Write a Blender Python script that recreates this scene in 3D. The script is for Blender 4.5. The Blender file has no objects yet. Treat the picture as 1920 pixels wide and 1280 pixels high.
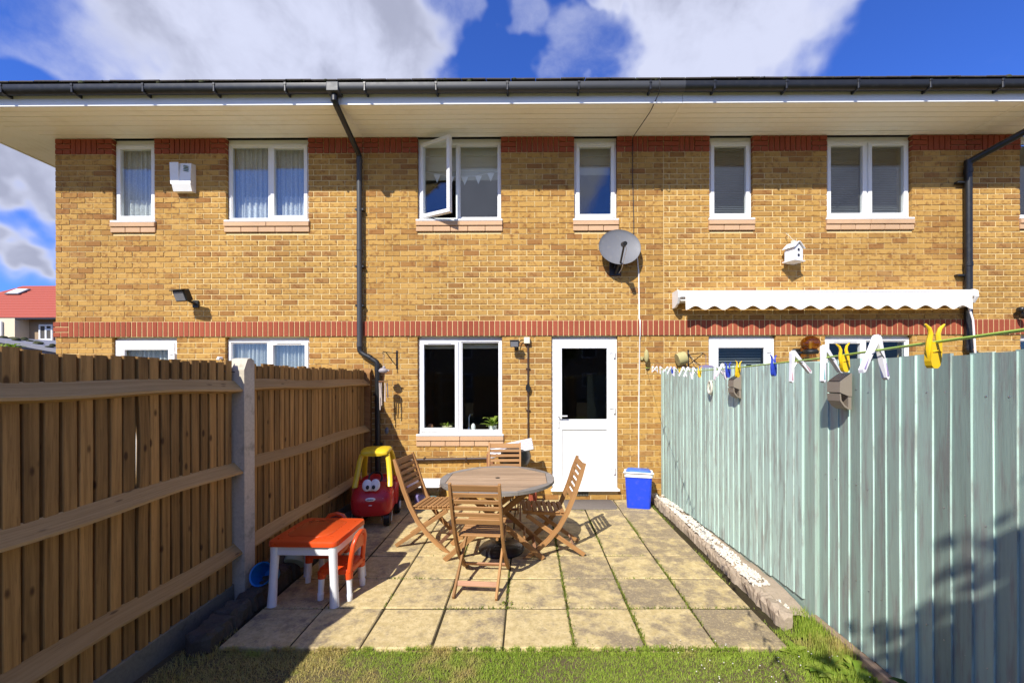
import bpy, math, random
from mathutils import Vector, Matrix, noise as mnoise
random.seed(7)
R = random.random
def U(a, b): return a + (b - a) * random.random()
sc = bpy.context.scene
col = sc.collection

# ------------------------------------------------------------------ camera
cam_d = bpy.data.cameras.new('camera'); cam = bpy.data.objects.new('camera', cam_d); col.objects.link(cam)
cam_d.sensor_width = 36.0; cam_d.lens = 771 / 1920 * 36
cam_d.shift_x = -25 / 1920; cam_d.shift_y = 70 / 1920
cam_d.clip_start = 0.05; cam_d.clip_end = 2000
EYE = 1.715; YAW = .0041; ROLL = .0025
rt = Vector((math.cos(YAW), math.sin(YAW), 0)); fw = Vector((-math.sin(YAW), math.cos(YAW), 0)); up = Vector((0, 0, 1))
rt2 = rt * math.cos(ROLL) - up * math.sin(ROLL); up2 = rt * math.sin(ROLL) + up * math.cos(ROLL)
M = Matrix.Identity(4)
for i in range(3): M[i][0] = rt2[i]; M[i][1] = up2[i]; M[i][2] = -fw[i]; M[i][3] = (0, 0, EYE)[i]
cam.matrix_world = M
sc.camera = cam
# ------------------------------------------------------------------ light
LD = Vector((.49, 1.0, -1.03)).normalized()          # direction in which sunlight travels
SUN_EL = math.asin(-LD.z); SUN_ROT = math.atan2(-LD.x, -LD.y)
sun_d = bpy.data.lights.new('sun', 'SUN'); sun = bpy.data.objects.new('sun', sun_d); col.objects.link(sun)
sun_d.energy = 5.0; sun_d.angle = math.radians(.5); sun_d.color = (1, .955, .87)
sun.rotation_euler = LD.to_track_quat('-Z', 'Y').to_euler(); sun.location = (-6, -14, 16)
sc.view_settings.view_transform = 'Standard'; sc.view_settings.look = 'None'
sc.view_settings.gamma = 1.0; sc.view_settings.use_curve_mapping = False
sc.view_settings.exposure = 0.45

# ------------------------------------------------------------------ node helper
class NT:
    def __init__(s, tree): s.t = tree; tree.nodes.clear()
    def n(s, typ, ins=None, **props):
        nd = s.t.nodes.new(typ)
        for k, v in props.items(): setattr(nd, k, v)
        for k, v in (ins or {}).items(): s.set(nd, k, v)
        return nd
    def set(s, nd, k, v):
        sock = nd.inputs[k]
        if isinstance(v, bpy.types.NodeSocket): s.t.links.new(v, sock)
        elif isinstance(v, bpy.types.Node): s.t.links.new(v.outputs[0], sock)
        else:
            if isinstance(v, tuple) and len(v) == 3 and sock.type == 'RGBA': v = v + (1,)
            sock.default_value = v
    def math(s, op, a, b=None, c=None, clamp=False):
        nd = s.n('ShaderNodeMath', {0: a}, operation=op, use_clamp=clamp)
        if b is not None: s.set(nd, 1, b)
        if c is not None: s.set(nd, 2, c)
        return nd.outputs[0]
    def mix(s, f, a, b, mode='MIX'):
        nd = s.n('ShaderNodeMix', None, data_type='RGBA', blend_type=mode)
        s.set(nd, 0, f); s.set(nd, 6, a); s.set(nd, 7, b); return nd.outputs[2]
    def step(s, v, lo, hi):
        nd = s.n('ShaderNodeMapRange', {0: v, 1: lo, 2: hi, 3: 0., 4: 1.}, interpolation_type='SMOOTHSTEP'); return nd.outputs[0]
    def noise(s, vec, scale, detail=4, rough=.55, dist=0.):
        nd = s.n('ShaderNodeTexNoise', {'Scale': scale, 'Detail': detail, 'Roughness': rough, 'Distortion': dist})
        if vec is not None: s.set(nd, 'Vector', vec)
        return nd.outputs[0]
    def scalev(s, vec, xyz):
        nd = s.n('ShaderNodeVectorMath', {0: vec, 1: xyz}, operation='MULTIPLY'); return nd.outputs[0]
    def addv(s, a, b):
        nd = s.n('ShaderNodeVectorMath', {0: a, 1: b}, operation='ADD'); return nd.outputs[0]

# ------------------------------------------------------------------ world: daylight sky with broken cloud
def pxdir(px, py):
    u = (px - 985) / 771; v = (710 - py) / 771
    return Vector((u, 1, v)).normalized()
world = bpy.data.worlds.new('World'); sc.world = world; world.use_nodes = True
w = NT(world.node_tree)
sky = w.n('ShaderNodeTexSky', sky_type='NISHITA', sun_disc=False, sun_elevation=SUN_EL, sun_rotation=SUN_ROT,
          altitude=60, air_density=1.0, dust_density=.35, ozone_density=2.6)
tc = w.n('ShaderNodeTexCoord')
d = tc.outputs['Generated']
d = w.n('ShaderNodeVectorMath', {0: d}, operation='NORMALIZE').outputs[0]
warp = w.n('ShaderNodeTexNoise', {'Vector': d, 'Scale': 2.2, 'Detail': 5.})
dw = w.addv(d, w.scalev(w.addv(warp.outputs['Color'], (-.5, -.5, -.5)), (.22, .22, .22)))
base = w.noise(w.addv(dw, (3.1, 1.7, .4)), 2.3, 9, .6)
fine = w.noise(dw, 8.5, 8, .62)
dens = w.math('ADD', base, w.math('MULTIPLY', w.math('SUBTRACT', fine, .5), .25))
def lobe(px, py, rad_deg, amp, back=False):
    c = pxdir(px, py)
    if back: c.y = -c.y
    dt = w.n('ShaderNodeVectorMath', {0: dw, 1: tuple(c)}, operation='DOT_PRODUCT').outputs['Value']
    g = w.n('ShaderNodeMapRange', {0: dt, 1: math.cos(math.radians(rad_deg)), 2: 1., 3: 0., 4: amp}, interpolation_type='SMOOTHSTEP').outputs[0]
    return g
for a in [(560, 20, 19, .40), (300, 80, 16, .34), (130, 60, 9, .2), (760, 30, 10, .2), (1390, 40, 15, .42), (1270, 70, 9, .15), (1560, 60, 8, .2), (1100, 95, 4, .17), (45, 430, 10, .75), (20, 450, 10, .5), (60, 500, 9, .35), (-60, 470, 12, .3),
          (985, 50, 8, -.3), (1830, 60, 15, -.34), (800, 130, 6, -.12), (30, 300, 9, -.3), (-40, 120, 8, -.16), (930, 330, 13, .32, True), (560, 330, 12, .36, True), (300, 330, 15, .45, True), (1380, 350, 14, .4, True), (1680, 350, 12, .4, True), (760, 350, 9, .3, True)]:
    dens = w.math('ADD', dens, lobe(*a))
cov = w.step(dens, .44, .90)
thick = w.step(dens, .62, 1.15)
shade = w.noise(w.addv(dw, (7.3, 2.2, 5.5)), 3.4, 6, .6)
thick = w.math('MULTIPLY', thick, w.step(shade, .36, .6))
sepd = w.n('ShaderNodeSeparateXYZ', {0: d})
ccol = w.mix(thick, (.52, .55, .70), (.31, .33, .44))
skyc = w.scalev(sky.outputs[0], (.040, .071, .160))
full = w.mix(cov, skyc, ccol)
bg = w.n('ShaderNodeBackground', {'Color': full, 'Strength': 1.0})
w.n('ShaderNodeOutputWorld', {'Surface': bg.outputs[0]})

# ------------------------------------------------------------------ materials
MATS = {}
def new_mat(name):
    m = bpy.data.materials.new(name); m.use_nodes = True; MATS[name] = m
    return m, NT(m.node_tree)
def finish(t, col_, rough=.6, bump=None, bstr=.3, bdist=.01, metal=0., spec=.5, trans=None):
    b = t.n('ShaderNodeBsdfPrincipled', {'Base Color': col_, 'Roughness': rough, 'Metallic': metal, 'Specular IOR Level': spec})
    if bump is not None:
        t.set(b, 'Normal', t.n('ShaderNodeBump', {'Strength': bstr, 'Distance': bdist, 'Height': bump}).outputs[0])
    out = b.outputs[0]
    if trans is not None:
        tr = t.n('ShaderNodeBsdfTranslucent', {'Color': col_})
        out = t.n('ShaderNodeMixShader', {0: trans, 1: out, 2: tr.outputs[0]}).outputs[0]
    t.n('ShaderNodeOutputMaterial', {'Surface': out}); return b
def coords(t):
    tcn = t.n('ShaderNodeTexCoord'); geo = t.n('ShaderNodeNewGeometry')
    uv = t.n('ShaderNodeUVMap', uv_map='UVMap').outputs[0]
    rnd = t.n('ShaderNodeAttribute', attribute_name='rnd').outputs['Fac']
    oi = t.n('ShaderNodeObjectInfo').outputs['Random']
    return geo.outputs['Position'], tcn.outputs['Object'], uv, rnd, oi
def shift(t, vec, r, k=37.):
    c = t.n('ShaderNodeCombineXYZ', {0: t.math('MULTIPLY', r, k), 1: t.math('MULTIPLY', r, k * 1.7), 2: t.math('MULTIPLY', r, k * .6)})
    return t.addv(vec, c.outputs[0])

def plain(name, c, rough=.5, var=.12, dirt=(.25, .2, .14), dirt_amt=.15, spec=.5, metal=0., bstr=.05, scale=14.):
    m, t = new_mat(name); P, O, uv, rnd, oi = coords(t)
    n1 = t.noise(P, scale, 5, .6); n2 = t.noise(P, scale * 6, 4, .6)
    v = t.math('MULTIPLY_ADD', n2, var * 2, 1 - var)
    cc = t.mix(1.0, c, t.n('ShaderNodeCombineColor', {0: v, 1: v, 2: v}).outputs[0], 'MULTIPLY')
    cc = t.mix(t.math('MULTIPLY', t.step(n1, .52, .75), dirt_amt), cc, dirt)
    finish(t, cc, t.math('MULTIPLY_ADD', n1, .25, rough - .12), n2, bstr, .004, metal, spec)
    return m

def brick_mat(name, cols, blotch, bl_amt):
    m, t = new_mat(name); P, O, uv, rnd, oi = coords(t)
    r = t.n('ShaderNodeValToRGB', {0: rnd}); el = r.color_ramp.elements
    while len(el) < len(cols): el.new(.5)
    for i, c in enumerate(cols): el[i].position = i / (len(cols) - 1); el[i].color = c + (1,)
    n1 = t.noise(shift(t, uv, rnd), 13., 3, .6); n2 = t.noise(P, 90., 5, .7); n3 = t.noise(P, 1.1, 3, .5)
    k = t.n('ShaderNodeTexVoronoi', {'Vector': t.scalev(shift(t, uv, rnd, 11.), (1, 1.3, 1)), 'Scale': 12., 'Randomness': .75}).outputs['Distance']
    spot = t.math('MULTIPLY', t.step(k, .36, .14), .62)
    msk = t.math('MAXIMUM', t.step(n1, .5, .72), spot)
    c = t.mix(t.math('MULTIPLY', msk, bl_amt), r.outputs[0], blotch)
    vv = t.math('MULTIPLY_ADD', n2, .5, .75); vv = t.math('MULTIPLY', vv, t.math('MULTIPLY_ADD', n3, .5, .75))
    c = t.mix(1., c, t.n('ShaderNodeCombineColor', {0: vv, 1: vv, 2: vv}).outputs[0], 'MULTIPLY')
    finish(t, c, .9, t.math('ADD', n2, n1), .5, .004, spec=.2); return m
brick_mat('yellow_brick', [(.40, .225, .060), (.445, .255, .068), (.475, .28, .082), (.465, .272, .076), (.43, .248, .068), (.37, .2, .055), (.29, .135, .042), (.465, .29, .10), (.30, .14, .07)], (.21, .085, .025), .85)
brick_mat('red_brick', [(.27, .064, .034), (.31, .077, .04), (.29, .07, .036), (.33, .086, .046)], (.33, .085, .045), .4)
brick_mat('sill_brick', [(.52, .33, .19), (.56, .365, .22), (.54, .35, .205)], (.5, .3, .18), .3)
plain('mortar', (.66, .51, .255), .95, .22, (.45, .36, .22), .4, spec=.1, bstr=.4, scale=6.)
plain('pvc_white', (.80, .80, .79), .32, .03, (.55, .53, .47), .1)
plain('soffit_white', (.92, .89, .81), .45, .04, (.62, .54, .40), .2, scale=3.)
plain('black_plastic', (.012, .0125, .013), .4, .2, (.05, .05, .045), .3)
plain('grey_plastic', (.045, .047, .05), .5, .2, (.05, .05, .05), .3)
plain('brown_plastic', (.06, .032, .02), .45, .1)
plain('black_metal', (.015, .015, .016), .4, .2, (.1, .06, .03), .3)
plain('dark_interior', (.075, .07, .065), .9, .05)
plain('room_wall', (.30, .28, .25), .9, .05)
plain('cream_plastic', (.72, .68, .52), .45, .05)
plain('steel', (.5, .5, .5), .3, .1, metal=.9)
plain('roof_tile', (.075, .062, .055), .9, .35, (.16, .15, .08), .6, bstr=.5)
plain('moss', (.05, .055, .02), .95, .5, (.12, .11, .04), .5, scale=40.)
plain('concrete', (.55, .49, .38), .92, .25, (.17, .155, .11), .55, spec=.2, bstr=.5, scale=9.)
plain('mould_concrete', (.19, .18, .135), .95, .3, (.07, .08, .04), .7, spec=.1, bstr=.5, scale=7.)
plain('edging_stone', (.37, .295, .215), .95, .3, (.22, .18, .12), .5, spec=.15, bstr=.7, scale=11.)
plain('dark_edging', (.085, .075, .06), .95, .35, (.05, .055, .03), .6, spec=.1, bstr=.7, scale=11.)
plain('white_chip', (.66, .61, .52), .9, .15, (.45, .38, .3), .35, scale=30.)
plain('soil', (.12, .095, .05), 1., .5, (.08, .09, .03), .6, spec=.05, bstr=.8, scale=12.)
plain('lawn_flat', (.20, .23, .06), 1., .5, (.32, .27, .11), .5, spec=.05, bstr=.8, scale=5.)
plain('joint_soil', (.045, .036, .02), 1., .4, (.06, .07, .02), .7, spec=.05, bstr=.8, scale=9.)
plain('mat_rubber', (.17, .145, .125), .95, .35, (.27, .23, .19), .4, spec=.1, bstr=.6, scale=25.)
plain('toy_red', (.50, .018, .022), .3, .05, (.3, .05, .04), .12)
plain('toy_yellow', (.72, .50, .02), .35, .05, (.5, .38, .1), .15)
plain('toy_orange', (.70, .075, .012), .3, .05, (.6, .12, .05), .15)
plain('tray_orange', (.60, .075, .015), .12, .05, (.5, .1, .04), .2)
plain('toy_white', (.80, .80, .80), .35, .04, (.5, .45, .38), .15)
plain('cool_blue', (.015, .06, .62), .35, .05)
plain('lid_blue', (.05, .17, .62), .35, .05)
plain('sky_blue_plastic', (.01, .17, .48), .35, .1)
plain('pale_green_plastic', (.42, .50, .36), .45, .1)
plain('dish_grey', (.15, .153, .165), .55, .08, (.25, .24, .22), .3)
plain('wind_ceramic', (.33, .29, .28), .6, .2)
plain('chime_metal', (.66, .55, .48), .4, .1, metal=.2)
plain('awning_cloth', (.78, .74, .66), .9, .05, (.6, .53, .42), .12)
plain('peg_white', (.82, .80, .80), .4, .04)
plain('peg_yellow', (.82, .52, .01), .35, .04)
plain('peg_blue', (.03, .06, .42), .35, .04)
plain('peg_purple', (.34, .27, .46), .5, .04)
plain('peg_teal', (.22, .50, .48), .5, .04)
plain('peg_pink', (.62, .32, .36), .5, .04)
plain('line_green', (.42, .62, .10), .4, .05)
plain('rope', (.62, .58, .47), .9, .15)
plain('solar_brown', (.24, .20, .155), .5, .1)
plain('solar_panel', (.02, .022, .03), .2, .1)
plain('moss_yellow', (.42, .37, .16), .9, .2)
plain('purple_cloth', (.16, .14, .24), .8, .1)
plain('bbq_black', (.012, .012, .013), .35, .2)
plain('rust_wood', (.30, .13, .06), .7, .2)
plain('brown_bag', (.50, .30, .06), .6, .15)
plain('terracotta', (.60, .55, .33), .7, .1)
plain('blind_cloth', (.48, .46, .40), .9, .08)
plain('slat_dark', (.16, .17, .18), .5, .05)
plain('red_roof', (.36, .075, .045), .85, .2, (.26, .06, .04), .3)
plain('render_cream', (.68, .58, .40), .9, .06)
plain('render_brown', (.32, .23, .145), .95, .15)
plain('felt_grey', (.20, .20, .23), .95, .15, (.33, .32, .34), .5)
plain('bark', (.10, .07, .045), .95, .3, bstr=.6)
plain('lead_grey', (.14, .14, .15), .6, .1)

def wood(name, a, b, dark, rough=.75, knots=True, paint=None, pscale=3., spec=.25, var=.34):
    m, t = new_mat(name); P, O, uv, rnd, oi = coords(t)
    q = shift(t, shift(t, uv, rnd), oi, 23.)
    g1 = t.noise(t.scalev(q, (1.6, 38., 1)), 1., 6, .65, .12)
    g2 = t.noise(t.scalev(q, (9., 190., 1)), 1., 3, .6)
    wv = t.noise(t.scalev(q, (1.2, 5., 1)), 1., 4, .5)
    c = t.mix(t.step(g1, .32, .68), a, b)
    tone = t.math('MULTIPLY_ADD', t.math('FRACT', t.math('ADD', t.math('MULTIPLY', rnd, 7.13), t.math('MULTIPLY', oi, 5.7))), var, 1 - var * .55)
    c = t.mix(t.math('MULTIPLY', t.step(g2, .55, .75), .45), c, dark)
    c = t.mix(t.math('MULTIPLY', t.step(wv, .56, .78), .5), c, dark)
    if knots:
        vk = t.n('ShaderNodeTexVoronoi', {'Vector': t.scalev(q, (4.2, 9., 1)), 'Scale': 1.}).outputs['Distance']
        c = t.mix(t.math('MULTIPLY', t.step(vk, .15, .06), .88), c, dark)
    if paint is not None:
        pn = t.noise(t.scalev(q, (pscale, pscale * 9, 1)), 1., 6, .65)
        bare = t.math('MULTIPLY', t.step(pn, .46, .66), .7)
        pg = t.mix(t.step(g1, .35, .7), paint, tuple(x * .86 for x in paint))
        c = t.mix(bare, pg, c)
    c = t.mix(1., c, t.n('ShaderNodeCombineColor', {0: tone, 1: tone, 2: tone}).outputs[0], 'MULTIPLY')
    finish(t, c, rough, t.math('ADD', g1, t.math('MULTIPLY', g2, .5)), .45, .003, spec=spec); return m
wood('fence_wood', (.42, .235, .075), (.25, .135, .042), (.06, .027, .009), var=.6)
wood('rail_wood', (.50, .32, .13), (.40, .245, .09), (.16, .09, .035))
wood('post_wood', (.33, .17, .06), (.25, .12, .04), (.1, .05, .02))
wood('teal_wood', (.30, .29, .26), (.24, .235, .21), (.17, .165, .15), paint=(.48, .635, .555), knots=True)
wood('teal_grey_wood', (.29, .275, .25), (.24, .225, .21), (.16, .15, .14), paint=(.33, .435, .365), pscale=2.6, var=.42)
wood('teal_edge_sunlit', (.30, .29, .26), (.24, .235, .21), (.17, .165, .15), paint=(.52, .70, .625), knots=False)  # lighter mint puts the sun caught by the board edges into the paint
wood('brown_board', (.30, .215, .15), (.22, .15, .1), (.12, .08, .05))
wood('teak', (.40, .215, .085), (.31, .155, .058), (.15, .07, .026), .6, False)
wood('teak_pink', (.44, .235, .135), (.36, .185, .10), (.2, .1, .05), .6, False)
wood('grey_teak', (.45, .315, .20), (.30, .205, .125), (.13, .095, .07), .75, False)
wood('grey_rim', (.275, .245, .21), (.21, .19, .165), (.12, .105, .09), .75, False)

def slab_mat():
    m, t = new_mat('paving'); P, O, uv, rnd, oi = coords(t)
    n0 = t.noise(P, 1.6, 4, .6); n1 = t.noise(shift(t, P, oi, 9.), 6.5, 7, .72); n2 = t.noise(P, 70., 5, .7); n3 = t.noise(P, 210., 3, .7); n4 = t.noise(P, 19., 5, .7)
    c = t.mix(t.step(n4, .35, .65), (.47, .36, .165), (.62, .49, .25))
    ob = t.math('MULTIPLY', oi, .08)
    sxp = t.n('ShaderNodeSeparateXYZ', {0: P}).outputs[0]
    ob = t.math('ADD', ob, t.math('MULTIPLY_ADD', t.step(sxp, -.6, 1.3), .075, -.04))
    dm = t.step(t.math('ADD', t.math('ADD', t.math('MULTIPLY', n1, .7), t.math('MULTIPLY', n0, .42)), t.math('ADD', ob, t.math('MULTIPLY', n4, .12))), .60, .755)
    sp = t.step(n2, .25, .5)
    c = t.mix(t.math('MULTIPLY', t.math('MULTIPLY', dm, sp), .85), c, (.21, .165, .115))
    c = t.mix(t.math('MULTIPLY', t.step(n2, .54, .68), .62), c, (.20, .155, .095))
    c = t.mix(t.math('MULTIPLY', t.step(n3, .6, .8), .4), c, (.75, .68, .52))
    finish(t, c, .95, t.math('ADD', n2, t.math('MULTIPLY', n4, .6)), .55, .004, spec=.15)
slab_mat()
def grass_mat():
    m, t = new_mat('grass'); P, O, uv, rnd, oi = coords(t)
    n = t.noise(t.scalev(P, (1, 1, 0)), 2.1, 4, .6); 
    sx = t.n('ShaderNodeSeparateXYZ', {0: P}).outputs[0]
    dry = t.step(t.math('ADD', n, t.math('MULTIPLY_ADD', t.math('MAXIMUM', t.math('SUBTRACT', .25, sx), t.math('MULTIPLY', t.math('SUBTRACT', sx, 1.0), .25)), .13, -.05)), .50, .64)
    g = t.mix(rnd, (.20, .32, .025), (.40, .48, .07))
    dcol = t.mix(rnd, (.60, .46, .17), (.38, .36, .09))
    c = t.mix(dry, g, dcol)
    finish(t, c, .6, spec=.25, trans=.3)
grass_mat()
def leaf_mat(name, a, b):
    m, t = new_mat(name); P, O, uv, rnd, oi = coords(t)
    finish(t, t.mix(rnd, a, b), .5, spec=.3, trans=.35)
leaf_mat('leaf_green', (.035, .085, .012), (.10, .17, .03))
leaf_mat('leaf_lime', (.16, .28, .02), (.36, .42, .07))
leaf_mat('moss_leaf', (.13, .18, .02), (.27, .30, .05))

def glass_mat(name, ior=.075, tint=(.93, .96, .95)):
    m, t = new_mat(name)
    P, O, uv, rnd, oi = coords(t)
    nb = t.noise(P, 1.3, 2, .5)
    bmp = t.n('ShaderNodeBump', {'Strength': .02, 'Distance': .01, 'Height': nb})
    geo = t.n('ShaderNodeNewGeometry')
    dt = t.math('ABSOLUTE', t.n('ShaderNodeVectorMath', {0: geo.outputs['Normal'], 1: geo.outputs['Incoming']}, operation='DOT_PRODUCT').outputs['Value'])
    fr = t.math('MULTIPLY_ADD', t.math('POWER', t.math('SUBTRACT', 1., dt, clamp=True), 5.), 1 - ior, ior)
    tr = t.n('ShaderNodeBsdfTransparent', {'Color': tint}); gl = t.n('ShaderNodeBsdfGlossy', {'Color': (1, 1, 1), 'Roughness': .008, 'Normal': bmp.outputs[0]})
    mx = t.n('ShaderNodeMixShader', {0: fr, 1: tr.outputs[0], 2: gl.outputs[0]})
    t.n('ShaderNodeOutputMaterial', {'Surface': mx.outputs[0]})
glass_mat('glass'); glass_mat('glass_clean', .022)
glass_mat('amber_glass', .04, (.55, .36, .10)); glass_mat('clear_plastic', .05, (.78, .80, .88))
def net_mat(name, lace):
    m, t = new_mat(name); P, O, uv, rnd, oi = coords(t)
    n = t.n('ShaderNodeTexVoronoi', {'Vector': P, 'Scale': 34.}).outputs['Distance'] if lace else t.noise(P, 60., 3, .6)
    a = t.math('MULTIPLY_ADD', t.step(n, .25, .6), -.22, .86)
    df = t.n('ShaderNodeBsdfDiffuse', {'Color': (.84, .84, .84, 1)}); tl = t.n('ShaderNodeBsdfTranslucent', {'Color': (.8, .8, .8, 1)})
    m1 = t.n('ShaderNodeMixShader', {0: .25, 1: df.outputs[0], 2: tl.outputs[0]})
    tr = t.n('ShaderNodeBsdfTransparent')
    m2 = t.n('ShaderNodeMixShader', {0: a, 1: tr.outputs[0], 2: m1.outputs[0]})
    t.n('ShaderNodeOutputMaterial', {'Surface': m2.outputs[0]})
net_mat('net_curtain', False); net_mat('lace_curtain', True)
def stripe_mat():
    m, t = new_mat('striped_cloth'); P, O, uv, rnd, oi = coords(t)
    wv = t.n('ShaderNodeTexWave', {'Vector': uv, 'Scale': 9.}, wave_type='BANDS', bands_direction='Y').outputs['Fac']
    finish(t, t.mix(t.step(wv, .45, .6), (.75, .73, .72), (.38, .36, .38)), .9)
stripe_mat()

# ------------------------------------------------------------------ mesh builder
ROOT = {}
def rootloc(o):
    while o.parent: o = o.parent
    return o.location
class MB:
    """collects shapes; build() links them as ONE mesh object"""
    def __init__(s): s.v = []; s.f = []; s.uv = []; s.r = []; s.sm = []; s.m2 = set()
    def add(s, vs, fs, uvs=None, rnd=None, smooth=False):
        o = len(s.v); rr = R() if rnd is None else rnd
        s.v += [tuple(x) for x in vs]
        s.uv += uvs if uvs else [(x[0] + x[1], x[2]) for x in vs]
        s.r += [rr] * len(vs)
        s.f += [tuple(i + o for i in f) for f in fs]; s.sm += [smooth] * len(fs); return s
    def box(s, c, size, rot=None, bev=0., rnd=None, taper=None):
        hx, hy, hz = size[0] / 2, size[1] / 2, size[2] / 2
        ax = max(range(3), key=lambda i: size[i]); oth = [i for i in range(3) if i != ax]
        pts = []; fs = []
        if bev <= 0:
            for z in (-1, 1):
                for y in (-1, 1):
                    for x in (-1, 1): pts.append(Vector((x * hx, y * hy, z * hz)))
            fs = [(0, 2, 3, 1), (4, 5, 7, 6), (0, 1, 5, 4), (2, 6, 7, 3), (0, 4, 6, 2), (1, 3, 7, 5)]
        else:
            b = min(bev, hx * .49, hy * .49, hz * .49); idx = {}
            for z in (-1, 1):
                for y in (-1, 1):
                    for x in (-1, 1):
                        for k in range(3):
                            q = [x * (hx - b), y * (hy - b), z * (hz - b)]; h = (hx, hy, hz)[k]
                            q[k] = (x, y, z)[k] * h; idx[(x, y, z, k)] = len(pts); pts.append(Vector(q))
            def add(cor): fs.append(tuple(cor))
            for k in range(3):
                a, c2 = [(1, 2), (2, 0), (0, 1)][k]
                for sg in (-1, 1):
                    q = []
                    for (i, j) in ((-1, -1), (1, -1), (1, 1), (-1, 1)):
                        t = [0, 0, 0]; t[k] = sg; t[a] = i; t[c2] = j; q.append(idx[(*t, k)])
                    add(q if sg > 0 else q[::-1])
            for k in range(3):
                a, c2 = [(1, 2), (2, 0), (0, 1)][k]
                for i in (-1, 1):
                    for j in (-1, 1):
                        t0 = [0, 0, 0]; t0[k] = -1; t0[a] = i; t0[c2] = j; t1 = list(t0); t1[k] = 1
                        q = [idx[(*t0, a)], idx[(*t1, a)], idx[(*t1, c2)], idx[(*t0, c2)]]
                        add(q if i * j < 0 else q[::-1])
            for x in (-1, 1):
                for y in (-1, 1):
                    for z in (-1, 1):
                        q = [idx[(x, y, z, 0)], idx[(x, y, z, 1)], idx[(x, y, z, 2)]]
                        add(q if x * y * z > 0 else q[::-1])
        o1 = R() * 9; o2 = R() * 9
        uv = [(p[ax] + o1, p[oth[0]] + p[oth[1]] + o2) for p in pts]
        if taper:
            for p in pts:
                k = (p.z / hz + 1) / 2; f = taper + (1 - taper) * k; p.x *= f; p.y *= f
        Cc = Vector(c)
        if rot is not None: pts = [rot @ p for p in pts]
        return s.add([p + Cc for p in pts], fs, uv, rnd)
    def bar(s, p0, p1, w, h, bev=.003, side=None, rnd=None):
        """board from p0 to p1; w across 'side', h along the remaining direction"""
        p0 = Vector(p0); p1 = Vector(p1); z = (p1 - p0); L = z.length; z.normalize()
        sd = Vector(side) if side else Vector((1, 0, 0))
        y = z.cross(sd)
        if y.length < 1e-4: sd = Vector((0, 1, 0)); y = z.cross(sd)
        y.normalize(); x = y.cross(z)
        m = Matrix((x, y, z)).transposed()
        return s.box((p0 + p1) / 2, (w, h, L), m, bev, rnd)
    def tube(s, pts, r, n=10, caps=True, rnd=None, closed=False):
        pts = [Vector(p) for p in pts]; rs = r if isinstance(r, (list, tuple)) else [r] * len(pts)
        vs = []; uv = []; prev = None; acc = 0
        for i, p in enumerate(pts):
            if closed: t = pts[(i + 1) % len(pts)] - pts[i - 1]
            else: t = (pts[min(i + 1, len(pts) - 1)] - pts[max(i - 1, 0)])
            t.normalize()
            if prev is None:
                a = t.orthogonal().normalized()
            else:
                a = prev - t * prev.dot(t)
                a = a.normalized() if a.length > 1e-5 else t.orthogonal().normalized()
            prev = a; b = t.cross(a)
            if i: acc += (pts[i] - pts[i - 1]).length
            for k in range(n):
                an = 2 * math.pi * k / n; vs.append(p + (a * math.cos(an) + b * math.sin(an)) * rs[i]); uv.append((acc, an * rs[i]))
        fs = []
        m = len(pts)
        for i in range(m if closed else m - 1):
            j = (i + 1) % m
            for k in range(n): fs.append((i * n + k, i * n + (k + 1) % n, j * n + (k + 1) % n, j * n + k))
        s.add(vs, fs, uv, rnd, True)
        if caps and not closed:
            o = len(s.v) - len(vs)
            s.f.append(tuple(o + k for k in range(n))[::-1]); s.f.append(tuple(o + (m - 1) * n + k for k in range(n))); s.sm += [False, False]
        return s
    def lathe(s, prof, c=(0, 0, 0), n=24, rot=None, rnd=None, sx=1., sy=1.):
        vs = []; fs = []; c = Vector(c)
        for r, z in prof:
            for k in range(n):
                a = 2 * math.pi * k / n; p = Vector((r * math.cos(a) * sx, r * math.sin(a) * sy, z))
                vs.append((rot @ p if rot is not None else p) + c)
        for i in range(len(prof) - 1):
            for k in range(n): fs.append((i * n + k, i * n + (k + 1) % n, (i + 1) * n + (k + 1) % n, (i + 1) * n + k))
        s.add(vs, fs, None, rnd, True)
        o = len(s.v) - len(vs)
        if prof[0][0] > 1e-6: s.f.append(tuple(o + k for k in range(n))[::-1]); s.sm.append(False)
        if prof[-1][0] > 1e-6: s.f.append(tuple(o + (len(prof) - 1) * n + k for k in range(n))); s.sm.append(False)
        return s
    def prism(s, poly, d0, d1, fr, rnd=None):
        """poly: 2D points; fr(a,b,d) -> 3D; extruded from depth d0 to d1"""
        n = len(poly); o1, o2 = R() * 9, R() * 9
        vs = [fr(a, b, d0) for a, b in poly] + [fr(a, b, d1) for a, b in poly]
        uv = [(a + o1, b + o2) for a, b in poly] + [(a + o1, b + o2 + .03) for a, b in poly]
        fs = [tuple(range(n))[::-1], tuple(range(n, 2 * n))] + [(i, (i + 1) % n, n + (i + 1) % n, n + i) for i in range(n)]
        return s.add(vs, fs, uv, rnd)
    def grid(s, fn, nu, nv, rnd=None, smooth=True):
        vs = []; fs = []; uv = []
        for j in range(nv + 1):
            for i in range(nu + 1): vs.append(fn(i / nu, j / nv)); uv.append((i / nu, j / nv))
        for j in range(nv):
            for i in range(nu): a = j * (nu + 1) + i; fs.append((a, a + 1, a + nu + 2, a + nu + 1))
        return s.add(vs, fs, uv, rnd, smooth)
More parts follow.
